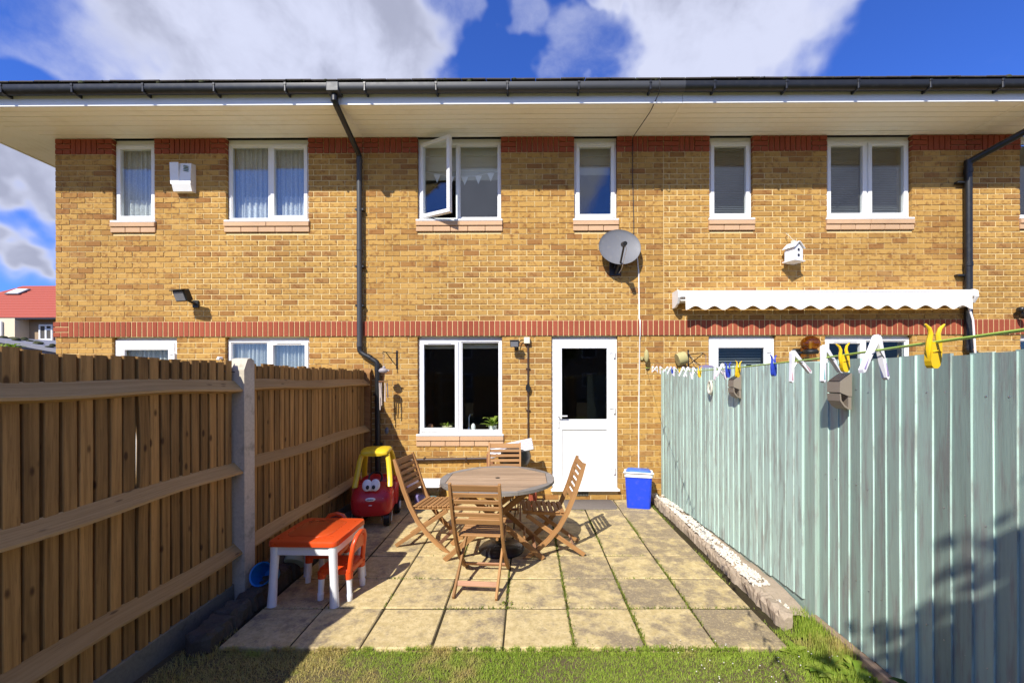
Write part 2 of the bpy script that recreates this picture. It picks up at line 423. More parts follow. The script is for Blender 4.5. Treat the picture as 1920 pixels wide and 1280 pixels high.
    def ellipsoid(s, c, r, n=16, m=10, rot=None, rnd=None):
        prof = [(math.sin(math.pi * i / m), -math.cos(math.pi * i / m)) for i in range(m + 1)]
        vs = []; fs = []; c = Vector(c)
        for a, z in prof:
            for k in range(n):
                t = 2 * math.pi * k / n; p = Vector((a * math.cos(t) * r[0], a * math.sin(t) * r[1], z * r[2]))
                vs.append((rot @ p if rot is not None else p) + c)
        for i in range(m):
            for k in range(n): fs.append((i * n + k, i * n + (k + 1) % n, (i + 1) * n + (k + 1) % n, (i + 1) * n + k))
        return s.add(vs, fs, None, rnd, True)
    def mesh(s, name, mat, off=None, mat2=None):
        me = bpy.data.meshes.new(name)
        vs = s.v if off is None else [(a - off[0], b - off[1], c - off[2]) for a, b, c in s.v]
        me.from_pydata(vs, [], s.f)
        at = me.attributes.new('rnd', 'FLOAT', 'POINT'); at.data.foreach_set('value', s.r)
        ul = me.uv_layers.new(name='UVMap')
        li = [0] * len(me.loops); me.loops.foreach_get('vertex_index', li)
        fl = []
        for i in li: fl += s.uv[i]
        ul.data.foreach_set('uv', fl)
        me.polygons.foreach_set('use_smooth', s.sm)
        if any(s.sm): me.set_sharp_from_angle(angle=math.radians(42))
        me.materials.append(MATS[mat])
        if mat2:
            me.materials.append(MATS[mat2]); me.polygons.foreach_set('material_index', [1 if i in s.m2 else 0 for i in range(len(s.f))])
        me.update()
        return me
    def build(s, name, mat, parent=None, label=None, kind=None, local=False, mat2=None):
        off = None
        if parent is not None and not local: off = rootloc(parent)
        o = bpy.data.objects.new(name, s.mesh(name, mat, off, mat2)); col.objects.link(o)
        if parent is not None: o.parent = parent
        if label: o['label'] = label
        if kind: o['kind'] = kind
        return o
def thing(name, label, cat, loc=(0, 0, 0), group=None):
    o = bpy.data.objects.new(name, None); col.objects.link(o); o.location = loc; o.empty_display_size = .1
    o['label'] = label; o['category'] = cat
    if group: o['group'] = group
    return o
def tag(o, label, cat, group=None):
    o['label'] = label; o['category'] = cat
    if group: o['group'] = group
    return o
def copy_tree(o, parent=None):
    c = o.copy(); col.objects.link(c); c.parent = parent
    for ch in list(o.children): copy_tree(ch, c)
    return c
XZ = lambda Y0: (lambda a, b, dd: Vector((a, Y0 + dd, b)))     # polygon in the wall plane, extruded in y
XY = lambda a, b, dd: Vector((a, b, dd))                      # polygon on the ground, extruded up
YZ = lambda a, b, dd: Vector((dd, a, b))
def RZ(a): return Matrix.Rotation(a, 3, 'Z')
def RX(a): return Matrix.Rotation(a, 3, 'X')
def RY(a): return Matrix.Rotation(a, 3, 'Y')

# ================================================================== ground
WALL = 5.83
g = MB(); g.add([(-400, -400, -.055), (400, -400, -.055), (400, 400, -.055), (-400, 400, -.055)], [(0, 1, 2, 3)])
gr = g.build('ground', 'soil'); gr['kind'] = 'structure'
lawn_b = MB()
lawn_b.grid(lambda u, v: Vector((-2.26 + 4.32 * u, -6 + 8.63 * v, -.022 + .012 * mnoise.noise(Vector((u * 9, v * 18, 0))))), 40, 60)
lo = lawn_b.build('lawn_soil', 'soil'); lo['kind'] = 'structure'
pat = MB(); pat.box((-.13, 4.235, -.030), (3.74, 3.18, .056)); po = pat.build('patio', 'joint_soil'); po['kind'] = 'structure'
PX0, PY0, PS = -1.985, 2.612, .4567
slabs = []
for k in range(6):
    m = MB(); m.box((0, 0, 0), (.443, .443, .04), None, .007)
    m.v = [(a + U(-.0018, .0018), b + U(-.0018, .0018), c + U(-.001, .001)) for a, b, c in m.v]
    slabs.append(m.mesh('paving_slab', 'paving'))
for j in range(7):
    for i in range(8):
        o = bpy.data.objects.new('paving_slab', random.choice(slabs)); col.objects.link(o); o.parent = po
        o.location = (PX0 + PS * (i + .5), PY0 + .4562 * (j + .5), -.014 + U(-.002, .003))
        o.rotation_euler = (U(-.006, .006), U(-.006, .006), U(-.006, .006) + random.choice((0, math.pi / 2, math.pi)))
for nm, xa, xb in (('neighbour_bounce_paving', -7.2, -2.36), ('neighbour_bounce_paving', 2.14, 6.9)):  # unseen ground beyond the fences, added to bounce sunlight up to the soffit
    m = MB(); m.add([(xa, 2.4, -.01), (xb, 2.4, -.01), (xb, 5.84, -.01), (xa, 5.84, -.01)], [(0, 1, 2, 3)]); m.build(nm, 'paving')['kind'] = 'structure'
    m = MB(); m.add([(xa, -7, -.03), (xb, -7, -.03), (xb, 2.4, -.03), (xa, 2.4, -.03)], [(0, 1, 2, 3)]); m.build('neighbour_bounce_lawn', 'lawn_flat')['kind'] = 'structure'
# moss and weed tufts in the joints
def blade(mb, p, h, wd, lean, ang, rnd=None):
    c, s_ = math.cos(ang), math.sin(ang); tip = Vector((p[0] + c * lean, p[1] + s_ * lean, p[2] + h)); mid = Vector((p[0] + c * lean * .35, p[1] + s_ * lean * .35, p[2] + h * .6))
    sd = Vector((-s_, c, 0)) * wd * .5; b = Vector(p)
    mb.add([b - sd, b + sd, mid + sd * .8, mid - sd * .8, tip], [(0, 1, 2, 3), (3, 2, 4)], None, rnd)
mj = MB()
for i in range(9):
    for t in range(1300):
        y = U(PY0, 5.6); x = PX0 + PS * i + random.gauss(0, .008)
        den = mnoise.noise(Vector((i * 3.3, y * 1.6, 4.))) + (.45 if i > 4 else (.12 if i in (3, 4) else -.3)) - (y - 2.6) * .10
        if den - .02 > R() * .8: blade(mj, (x, y, -.004), U(.010, .024) * (1 + max(0, den) * .5), .006, U(.003, .03), U(0, 6.28))
for j in range(0, 7):
    for t in range(1500):
        x = U(PX0, 1.7); y = PY0 + .4562 * j + random.gauss(0, .006)
        den = mnoise.noise(Vector((x * 1.5, j * 5.1, 9.))) + (.1 if x > .3 else -.22) - j * .03 + (.25 if j == 1 else 0)
        if den + .08 > R() * .8: blade(mj, (x, y, -.004), U(.010, .022) * (1 + max(0, den) * .5), .006, U(.003, .03), U(0, 6.28))
mj.build('joint_moss', 'moss_leaf', kind='stuff').update_tag()
bpy.data.objects['joint_moss']['label'] = 'moss and small weeds growing in the paving joints'; bpy.data.objects['joint_moss']['category'] = 'moss'
# lawn blades
gm = MB()
def grass_patch(n, x0, x1, y0, y1, h0, h1):
    for _ in range(n):
        x = U(x0, x1); y = U(y0, y1)
        dn = mnoise.noise(Vector((x * 2.4, y * 2.4, 1.)))
        if dn < -.28 and R() < .5: continue
        blade(gm, (x, y, -.024), U(h0, h1) * (1 + .35 * dn), U(.002, .004), U(.006, .035), U(0, 6.28))
grass_patch(90000, -2.2, 2.0, 1.75, 2.60, .009, .022)
grass_patch(4200, -2.0, 1.75, 2.57, 2.632, .014, .03)
grass_patch(26000, -2.2, 2.0, -1.5, 1.75, .03, .06)
grass_patch(2600, 1.66, 1.98, 2.2, 2.8, .03, .06)
grass_patch(2000, 1.84, 2.02, 2.5, 3.02, .04, .11)
grass_patch(500, -2.15, -1.95, 2.3, 2.8, .03, .07)
for _ in range(5200):
    x = U(-1.95, 1.72); e = 2.612 + .03 * mnoise.noise(Vector((x * 6, 2.2, 0))) + .02 * mnoise.noise(Vector((x * 19, 5.2, 0)))
    if e > 2.612: blade(gm, (x, U(2.595, e), .0), U(.008, .022), U(.002, .004), U(.006, .03), U(0, 6.28))
for _ in range(45):
    x = U(-1.9, 1.7); blade(gm, (x, U(2.58, 2.66), -.02), U(.03, .07), .004, U(.02, .06), U(0, 6.28))
go = gm.build('lawn_grass', 'grass', kind='stuff'); tag(go, 'short patchy lawn grass, partly dry, in front of the paving', 'grass')
# clover and daisies flecks
fl = MB()
for _ in range(32):
    x, y = U(.9, 1.95), U(2.25, 2.68); fl.ellipsoid((x, y, U(.012, .03)), (.004, .004, .003), 6, 4)
tag(fl.build('daisy_flecks', 'white_chip', kind='stuff'), 'tiny white petals scattered in the grass', 'petals')

# ================================================================== houses
CZ = [(.0773 * i, .0773 * (i + 1)) for i in range(30)]                         # courses below the band
BAND = (2.320, 2.540)
CZ2 = [(2.540 + .0768 * i, 2.540 + .0768 * (i + 1)) for i in range(31)]        # above it
TOPB = (4.921, 5.142)
J = .0108
BL = .2245
brick_cache = {}
def brick_obj(x0, x1, z0, z1, parent, mat, name, rv, yo):
    L = round((x1 - x0) / .004) * .004; H = round(z1 - z0, 3); key = (L, H, mat, int(rv * 16))
    if key not in brick_cache:
        m = MB(); m.box((0, .05, 0), (L, .1, H), None, .0035, rnd=(int(rv * 16) + .5) / 16)
        brick_cache[key] = m.mesh(name, mat)
    o = bpy.data.objects.new(name, brick_cache[key]); col.objects.link(o); o.parent = parent
    o.location = Vector(((x0 + x1) / 2, WALL + yo, (z0 + z1) / 2)) - rootloc(parent)
    return o
def minus(a, b, holes):
    segs = [(a, b)]
    for h0, h1 in holes:
        ns = []
        for s0, s1 in segs:
            if h1 <= s0 or h0 >= s1: ns.append((s0, s1)); continue
            if h0 > s0 + .01: ns.append((s0, h0))
            if h1 < s1 - .01: ns.append((h1, s1))
        segs = ns
    return segs
def brick_rnd():
    r = R()
    return r if r < .8 else R() * .62
def build_wall(house, X0, X1, openings, zmin_parts, end_left=False):
    """openings: (x0,x1,z0,z1) including sill courses"""
    wall = MB()
    xs = sorted({X0, X1} | {v for o in openings for v in (o[0] - .004, o[1] + .004)}); zs = sorted({-.2, 5.15} | {v for o in openings for v in (max(-.2, o[2] - .004), min(5.15, o[3] + .004))})
    for i in range(len(xs) - 1):
        for j in range(len(zs) - 1):
            cx, cz = (xs[i] + xs[i + 1]) / 2, (zs[j] + zs[j + 1]) / 2
            if any(o[0] - .005 < cx < o[1] + .005 and o[2] - .005 < cz < o[3] + .005 for o in openings): continue
            wall.box((cx, WALL + .126, cz), (xs[i + 1] - xs[i], .24, zs[j + 1] - zs[j]))
    wo = wall.build('wall', 'mortar', house)
    items = []
    for ci, (z0, z1) in enumerate(CZ + CZ2):
        zc = (z0 + z1) / 2
        holes = [(o[0], o[1]) for o in openings if o[2] - .02 < zc < o[3] + .02]
        for a, b in minus(X0, X1, holes):
            off = (ci % 2) * BL / 2
            k = math.floor((a - off) / BL); x = k * BL + off
            cuts = [a]
            while True:
                x += BL
                if x >= b - .055: break
                if x > a + .055: cuts.append(x)
            cuts.append(b)
            for p, q in zip(cuts[:-1], cuts[1:]):
                l = p + (J / 2 if p > a + 1e-6 or a == X0 and not end_left else 0); r = q - (J / 2 if q < b - 1e-6 or b == X1 else 0)
                items.append((l, r, z0 + J / 2, z1 - J / 2))
    items.sort(key=lambda t: (0 if t[2] > zmin_parts else 1, (t[0] + t[1]) ** 2 / 4 + ((t[2] + t[3]) / 2 - 1.9) ** 2))
    rest = MB()
    for n, (l, r, z0, z1) in enumerate(items):
        rv = brick_rnd(); yo = U(-.0025, .0015)
        if n < 300: brick_obj(l, r, z0, z1, wo, 'yellow_brick', 'brick', rv, yo)
        else: rest.box(((l + r) / 2, WALL + .05 + yo, (z0 + z1) / 2), (r - l, .1, z1 - z0), None, 0, rnd=rv)
    rest.build('brickwork', 'yellow_brick', wo, kind='stuff')
    # soldier courses of red brick
    def soldiers(a, b, z0, z1, yo, ends):
        if ends and b - a > .5:
            for e0, e1 in ((a, a + .213), (b - .213, b)):
                h = (z1 - z0) / 3
                for r_ in range(3):
                    parts = [(e0, e1)] if r_ == 1 else [(e0, (e0 + e1) / 2 - J / 2), ((e0 + e1) / 2 + J / 2, e1)]
                    for p, q in parts: brick_obj(p, q, z0 + h * r_ + J / 2, z0 + h * (r_ + 1) - J / 2, wo, 'red_brick', 'red_brick', R(), yo + U(-.001, .001))
            a += .213 + J; b -= .213 + J
        n = max(1, round((b - a + J) / .0752)); p = (b - a + J) / n
        for i in range(n): brick_obj(a + i * p, a + i * p + p - J, z0 + J / 2, z1 - J / 2, wo, 'red_brick', 'soldier_brick', R(), yo + U(-.0015, .0015))
    hb = [(o[0], o[1]) for o in openings if o[2] < 2.4 < o[3]]
    bx0 = X0 - (.02 if end_left else 0)
    if end_left:
        h = (BAND[1] - BAND[0]) / 3
        for r_ in range(3):
            parts = [(bx0, bx0 + .213)] if r_ == 1 else [(bx0, bx0 + .1), (bx0 + .11, bx0 + .213)]
            for p, q in parts: brick_obj(p, q, BAND[0] + h * r_ + J / 2, BAND[0] + h * (r_ + 1) - J / 2, wo, 'red_brick', 'red_brick', R(), -.02)
        bx0 += .222
    soldiers(bx0, X1 - J, BAND[0], BAND[1], -.02, False)
    mb = MB(); mb.box(((X0 + X1) / 2, WALL + .045, (BAND[0] + BAND[1]) / 2), (X1 - X0, .116, BAND[1] - BAND[0] - .004)); mb.build('band_mortar', 'mortar', wo)
    ht = [(o[0], o[1]) for o in openings if o[2] < 5.0 < o[3]]
    for a, b in minus(X0, X1, ht): soldiers(a + (0 if any(abs(a - h[1]) < .01 for h in ht) else J / 2), b - (0 if any(abs(b - h[0]) < .01 for h in ht) else J / 2), TOPB[0], TOPB[1], -.012, True)
    return wo

YF = WALL + .045           # front of window frames
def frame_ring(mb, x0, x1, z0, z1, w_, y0, dp, bev=.004):
    mb.box(((x0 + x1) / 2, y0 + dp / 2, z1 - w_ / 2), (x1 - x0, dp, w_), None, bev)
    mb.box(((x0 + x1) / 2, y0 + dp / 2, z0 + w_ / 2), (x1 - x0, dp, w_), None, bev)
    mb.box((x0 + w_ / 2, y0 + dp / 2 + .0005, (z0 + z1) / 2), (w_, dp, z1 - z0 - 2 * w_ + .004), None, bev)
    mb.box((x1 - w_ / 2, y0 + dp / 2 + .0005, (z0 + z1) / 2), (w_, dp, z1 - z0 - 2 * w_ + .004), None, bev)
def window(house, x0, x1, z0, z1, lights, sillb=True, glass='glass'):
    """lights: list of (share, kind) kind fixed / sash / open"""
    f = MB(); fw_ = .042
    frame_ring(f, x0 + .004, x1 - .004, z0 + .03, z1 - .004, fw_, YF, .075)
    tot = sum(l[0] for l in lights); x = x0 + fw_; inner = x1 - x0 - 2 * fw_
    edges = []
    for n, (sh, kind) in enumerate(lights):
        wd = inner * sh / tot; edges.append((x, x + wd, kind)); x += wd
    for e0, e1, kind in edges[:-1]:
        f.box((e1, YF + .038, (z0 + z1) / 2 + .013), (.05, .07, z1 - z0 - 2 * fw_ - .03), None, .004)
    wo = f.build('window', 'pvc_white', house)
    s = MB(); s.box(((x0 + x1) / 2, WALL + .035, z0 + .016), (x1 - x0 + .04, .12, .03), None, .006); s.build('sill', 'pvc_white', wo)
    zb, zt = z0 + .03 + fw_, z1 - .004 - fw_
    for n, (e0, e1, kind) in enumerate(edges):
        a = e0 + (.025 if n else 0); b = e1 - (.025 if n < len(edges) - 1 else 0)
        if kind == 'fixed':
            bd = MB(); frame_ring(bd, a, b, zb, zt, .014, YF + .012, .02, .003); bd.build('glazing_bead', 'pvc_white', wo)
            p = MB(); p.box(((a + b) / 2, YF + .03, (zb + zt) / 2), (b - a - .01, .022, zt - zb - .01)); p.build('pane', glass, wo)
        else:
            a -= .012; b += .012; z_0, z_1 = zb - .012, zt + .012; sw = .052
            sh_ = MB(); pn = MB(); hd = MB()
            frame_ring(sh_, a, b, z_0, z_1, sw, YF - .016, .06)
            pn.box(((a + b) / 2, YF + .016, (z_0 + z_1) / 2), (b - a - 2 * sw + .01, .022, z_1 - z_0 - 2 * sw + .01))
            hd.box(((a + b) / 2, YF - .022, z_1 - .026), ((b - a) * .62, .012, .014), None, .004)
            if kind == 'open':
                ang = -math.radians(27); piv = Vector((a, YF - .016, 0)); Rm = RZ(ang)
                for mb in (sh_, pn, hd): mb.v = [tuple(Rm @ (Vector(v) - piv) + piv) for v in mb.v]
                stay = MB(); e = Rm @ Vector((.22, 0, 0)) + piv
                stay.bar((a + .1, YF + .0, z_0 + .012), (e.x + .2, e.y - .06, z_0 + .012), .02, .004, .001); stay.build('stay', 'steel', wo)
            so = sh_.build('sash', 'pvc_white', wo); pn.build('pane', glass, wo); hd.build('trickle_vent', 'pvc_white', wo)
    if sillb:
        xx0, xx1 = x0 - .02, x1 + .02
        n = max(2, round((xx1 - xx0) / .225)); p = (xx1 - xx0) / n
        for i in range(2):
            cs = [xx0, xx1] if i == 0 and n < 4 else [xx0 + p * k for k in range(n + 1)]
            if i == 0: cs = [xx0, (xx0 + xx1) / 2, xx1] if n >= 4 else [xx0, xx1]
            zt_, hh, pr = (z0 - .004, .058, .032) if i == 0 else (z0 - .068, .072, .018)
            for c0, c1 in zip(cs[:-1], cs[1:]):
                bb = MB(); bb.box(((c0 + c1) / 2, WALL - pr + .06, zt_ - hh / 2), (c1 - c0 - .006, .12, hh), None, .004); bb.build('sill_brick', 'sill_brick', wo)
    return wo
def curtain(house, x0, x1, z0, z1, mat, folds, amp=.018, y=None, name='curtain', scallop=0.):
    y = y or YF + .11; ph = R() * 6
    m = MB()
    def fn(u, v):
        x = x0 + (x1 - x0) * u
        b = z0 + (scallop * abs(math.sin(u * math.pi * 3)) if scallop else 0)
        return Vector((x + .006 * math.sin(u * folds * 11), y + amp * math.sin(u * folds * 2 * math.pi + ph + .5 * math.sin(u * 9)) * (.5 + .5 * (1 - v) + .3), b + (z1 - b) * v))
    m.grid(fn, max(40, folds * 8), 6); return m.build(name, mat, house)
def room(house, x0, x1, z0, z1, ydeep=9.6):
    m = MB(); y0 = WALL + .26
    vs = [(x0, y0, z0), (x1, y0, z0), (x1, ydeep, z0), (x0, ydeep, z0), (x0, y0, z1), (x1, y0, z1), (x1, ydeep, z1), (x0, ydeep, z1)]
    m.add(vs, [(0, 1, 2, 3), (4, 7, 6, 5), (3, 2, 6, 7), (0, 3, 7, 4), (1, 5, 6, 2)])
    return m
def door(house, x0, x1, z0, z1, blind=False):
    f = MB(); frame_ring(f, x0 + .004, x1 - .004, z0 + .03, z1 - .004, .05, YF - .01, .08); 
    do = f.build('door', 'pvc_white', house)
    a, b, zb, zt = x0 + .05, x1 - .05, z0 + .075, z1 - .05
    lf = MB(); st = .085; zm = zb + (zt - zb) * .42
    y = YF - .022; dp = .06
    frame_ring(lf, a, b, zb, zt, st, y, dp)
    lf.box(((a + b) / 2, y + dp / 2 + .0005, zm), (b - a - 2 * st + .004, dp, .12), None, .004); lf.build('door_leaf', 'pvc_white', do)
    pn = MB(); pn.box(((a + b) / 2, y + .036, (zb + st + zm - .06) / 2), (b - a - 2 * st + .01, .03, zm - .06 - zb - st + .01)); 
    frame_ring(pn, a + st - .002, b - st + .002, zb + st - .002, zm - .058, .02, y + .004, .03, .006); pn.build('door_panel', 'pvc_white', do)
    bd = MB(); frame_ring(bd, a + st - .002, b - st + .002, zm + .058, zt - st + .002, .016, y + .004, .03, .005); bd.build('glazing_bead', 'pvc_white', do)
    gp = MB(); gp.box(((a + b) / 2, y + .036, (zm + .06 + zt - st) / 2), (b - a - 2 * st + .01, .022, zt - st - zm - .06 + .01)); gp.build('pane', 'glass_clean', do)
    th = MB(); th.box(((x0 + x1) / 2, WALL + .01, z0 + .014), (x1 - x0 + .03, .15, .03), None, .006); th.build('threshold', 'pvc_white', do)
    h = MB(); hz = zb + .98; h.box((a + .045, y - .006, hz - .06), (.03, .012, .23), None, .005); h.tube([(a + .045, y - .012, hz), (a + .045, y - .05, hz), (a + .17, y - .05, hz)], .0095, 8)
    h.box((a + .045, y - .014, hz - .09), (.016, .01, .03), None, .004); h.build('handle', 'pvc_white', do)
    for hz in (zb + .2, zb + (zt - zb) * .52, zt - .19):
        k = MB(); k.box((b + .005, y - .008, hz), (.022, .022, .1), None, .006); k.box((b - .03, y - .005, hz + .03), (.07, .012, .022), None, .004); k.build('hinge', 'pvc_white', do)
    return do

SO_Y = 5.115; SO_Z = 5.145
def eaves(house, X0, X1, left_end=False):
    xl = X0 - .88 if left_end else X0
    n = 7; w_ = (WALL + .01 - SO_Y - .02) / n
    for i in range(n):
        y0 = SO_Y + .02 + w_ * i
        b = MB(); a = X0 - (WALL - y0) * .88 / .71 if left_end else X0
        b.box(((a + X1) / 2, y0 + w_ / 2, SO_Z + .008 + U(-.0015, .0015)), (X1 - a - .002, w_ - .006, .012), None, .004); b.build('soffit_board', 'soffit_white', house)
    if left_end:
        nb = 8
        for i in range(nb):
            xa = xl + .88 * i / nb; yb = WALL - (X0 - xa - .88 / nb) * .71 / .88
            b = MB(); b.prism([(xa, SO_Y + .02 + (xa - xl) * .8), (xa + .107, SO_Y + .02 + (xa - xl + .11) * .8), (xa + .107, 12.), (xa, 12.)], SO_Z + .004, SO_Z + .014, XY); b.build('soffit_board', 'soffit_white', house)
        f = MB(); f.box((xl - .011, 8.5, SO_Z + .075), (.022, 6.8, .17), None, .003); f.build('fascia', 'pvc_white', house)
    f = MB(); f.box(((xl + X1) / 2, SO_Y + .009, SO_Z + .072), (X1 - xl - .003, .022, .175), None, .003); f.build('fascia', 'pvc_white', house)
    jt = MB(); jt.box((X1 - .0, (SO_Y + WALL) / 2 + .01, SO_Z - .002), (.03, WALL - SO_Y - .03, .006), None, .001); jt.build('joint_strip', 'soffit_white', house)
    # gutter: deep half round
    zt = 5.325; yc = SO_Y - .062; r = .056
    prof = [(yc - r, zt)] + [(yc - r * math.cos(t), zt - .035 - .06 * math.sin(t)) for t in [math.pi * k / 8 for k in range(9)]] + [(yc + r, zt)]
    prof_in = [(y + (.004 if y < yc else -.004), z + .004) for y, z in prof][::-1]
    gx0 = xl - .05 if left_end else X0
    gt = MB(); 
    fr = lambda a, b, dd: Vector((dd, a, b))
    vs = []; ring = prof + prof_in; nn = len(ring)
    for xx in (gx0, X1 - .002):
        vs += [Vector((xx, a, b)) for a, b in ring]
    fs = [(i, (i + 1) % nn, nn + (i + 1) % nn, nn + i) for i in range(nn)]
    gt.add(vs, fs, None, None, True); go_ = gt.build('gutter', 'grey_plastic' if house.name.startswith('middle') else 'black_plastic', house)
    x = gx0 + .35
    while x < X1 - .1:
        br = MB(); br.box((x, yc, zt - .05), (.025, 2 * r + .012, .112), None, .01); br.box((x, yc - r - .003, zt - .01), (.03, .012, .03), None, .003); br.build('gutter_bracket', 'black_plastic', go_); x += .87
    # roof slope and its eave tiles
    pitch = math.radians(24); ye, ze = 5.045, 5.345; yr = 9.6; zr = ze + (yr - ye) * math.tan(pitch)
    rf = MB(); xr = X0 + (3.2 if left_end else 0)
    rf.add([(xl - (.06 if left_end else 0), ye + .05, ze + .01), (X1, ye + .05, ze + .01), (X1, yr, zr), (xr, yr, zr)], [(0, 1, 2, 3)])
    rf.add([(X1, yr, zr), (X1, 2 * yr - ye, ze), (xl, 2 * yr - ye, ze), (xr, yr, zr)], [(0, 1, 2, 3)])
    if left_end: rf.add([(xl - .06, ye + .05, ze + .01), (xr, yr, zr), (xl, 2 * yr - ye, ze)], [(0, 1, 2)])
    ro = rf.build('roof', 'roof_tile', house)
    n = int((X1 - xl) / .3); tw = (X1 - xl) / n
    tm = MB(); tm.box((0, .2, .0), (tw - .006, .42, .018), None, .004); tmesh = tm.mesh('eave_tile', 'roof_tile')
    for i in range(n):
        for row in (0, 1):
            o = bpy.data.objects.new('eave_tile', tmesh); col.objects.link(o); o.parent = ro
            o.location = Vector((xl + tw * (i + .5), ye - .02 + row * .33, ze + .012 + row * .33 * math.tan(pitch) + .02 + U(-.003, .004))) - rootloc(house)
            o.rotation_euler = (pitch - .05, U(-.01, .01), 0)
    ms = MB()
    for _ in range(int((X1 - xl) * 9)):
        x = U(xl, X1); k = R() ** 3
        ms.ellipsoid((x, ye - .012 + U(-.01, .02), ze + .026 + U(-.006, .008)), (.012 + .035 * k, .02, .008 + .014 * k), 7, 4)
    ms.build('moss', 'moss', ro, kind='stuff')
    return go_

HOUSES = {}
def house(name, label, X0, X1, cx):
    h = thing(name, label, 'house', (cx, WALL, 0)); HOUSES[name] = h; return h
hl = house('end_terrace_house', 'yellow brick end house with lace curtains, white alarm box and open sky beyond its corner', -6.71, -2.32, -4.5)
hm = house('middle_terrace_house', 'yellow brick house with open upstairs sash, white back door and kitchen window by the patio', -2.32, 1.94, -.2)
hr = house('terrace_house', 'yellow brick house behind the teal fence with venetian blinds and white awning', 1.94, 6.2, 4.)
hf = house('far_terrace_house', 'yellow brick house beyond the right-hand downpipe, mostly out of view', 6.2, 9.5, 7.8)
def op(x0, x1, z0, z1, sill=True): return (x0, x1, z0 - (.148 if sill else 0), z1)
UW = (3.945, 5.10)
wl = [op(-5.895, -5.29, *UW), op(-4.275, -3.10, *UW), op(-5.905, -4.985, .13, 2.29, False), op(-4.29, -3.095, .9, 2.29)]
wm = [op(-1.55, -.36, *UW), op(.675, 1.285, *UW), op(-1.553, -.352, .905, 2.29), op(.348, 1.287, .133, 2.296, False)]
wr = [op(2.59, 3.205, *UW), op(4.245, 5.445, *UW), op(2.575, 3.52, .133, 2.296, False), op(4.215, 5.445, .9, 2.29)]
wf = [op(6.965, 8.16, *UW), op(6.965, 8.16, .9, 2.29)]
def fix(o):   # opening must reach the soffit
    return [(a, b, c, 5.16 if d > 5 else (2.33 if d > 2.2 else d)) for a, b, c, d in o]
def fillers(h, o):  # strip of frame extension over window heads
    for a, b, c, d in o:
        if d > 5:
            m = MB(); m.box(((a + b) / 2, YF + .05, 5.125), (b - a, .07, .05), None, .003); m.build('head_trim', 'soffit_white', h)
        else:
            m = MB(); m.box(((a + b) / 2, YF + .06, 2.309), (b - a, .07, .036), None, .002); m.build('head_trim', 'pvc_white', h)
for h, o, X0, X1, zm, le in ((hl, wl, -6.71, -2.32, 1.95, True), (hm, wm, -2.32, 1.94, -1, False), (hr, wr, 1.94, 6.2, 1.9, False), (hf, wf, 6.2, 9.5, 1.9, False)):
    build_wall(h, X0, X1, fix(o), zm, le); fillers(h, o); eaves(h, X0, X1, le)
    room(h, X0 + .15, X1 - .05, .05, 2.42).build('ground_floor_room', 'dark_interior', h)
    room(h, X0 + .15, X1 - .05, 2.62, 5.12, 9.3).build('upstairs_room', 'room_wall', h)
sw = MB(); sw.box((-6.69, 8.7, 2.47), (.03, 5.2, 5.33)); sw.build('side_wall', 'yellow_brick', hl)
# windows
window(hl, -5.895, -5.29, *UW, [(1, 'sash')]); window(hl, -4.275, -3.10, *UW, [(1.06, 'fixed'), (1, 'sash')])
window(hl, -4.29, -3.095, .9, 2.29, [(1.0, 'fixed'), (1., 'sash')]); door(hl, -5.905, -4.985, .133, 2.29)
window(hm, -1.55, -.36, *UW, [(1, 'open'), (1.12, 'fixed')]); window(hm, .675, 1.285, *UW, [(1, 'sash')])
window(hm, -1.553, -.352, .905, 2.29, [(1, 'sash'), (1.04, 'fixed')], glass='glass_clean'); door(hm, .348, 1.287, .133, 2.296)
window(hr, 2.59, 3.205, *UW, [(1, 'sash')]); window(hr, 4.245, 5.445, *UW, [(1, 'sash'), (1, 'sash')])
window(hr, 4.215, 5.445, .9, 2.29, [(1, 'sash'), (1.1, 'fixed')], glass='glass_clean'); door(hr, 2.575, 3.52, .133, 2.296)
window(hf, 6.965, 8.16, *UW, [(1, 'fixed'), (1, 'sash')]); window(hf, 6.965, 8.16, .9, 2.29, [(1, 'fixed'), (1, 'sash')])
# curtains and blinds
curtain(hl, -5.86, -5.32, 4.0, 5.08, 'net_curtain', 9, name='net_curtain'); curtain(hl, -5.78, -5.35, 4.0, 4.32, 'lace_curtain', 6, y=YF + .085, name='lace_curtain', scallop=.0)
curtain(hl, -4.24, -3.14, 4.0, 5.08, 'net_curtain', 17, name='net_curtain')
curtain(hl, -4.1, -3.72, 4.0, 4.36, 'lace_curtain', 5, y=YF + .085, name='lace_curtain'); curtain(hl, -3.52, -3.2, 4.0, 4.36, 'lace_curtain', 5, y=YF + .085, name='lace_curtain')
curtain(hl, -5.8, -5.1, 1.2, 2.2, 'net_curtain', 12, y=YF + .1, name='net_curtain')
curtain(hl, -4.24, -3.13, .95, 2.23, 'net_curtain', 20, .025, name='net_curtain')
def roman(h, x0, x1, z0, z1, n, mat='blind_cloth'):
    m = MB(); p = (z1 - z0) / n
    for i in range(n): m.box(((x0 + x1) / 2, YF + .13 + .012 * (i % 2), z1 - p * (i + .5)), (x1 - x0, .02, p * 1.04), None, .006)
    return m.build('roman_blind', mat, h)
roman(hm, -1.5, -.4, 4.62, 5.08, 4); roman(hm, .72, 1.24, 4.68, 5.08, 3, 'room_wall'); roman(hm, -1.51, -.4, 2.16, 2.25, 2)
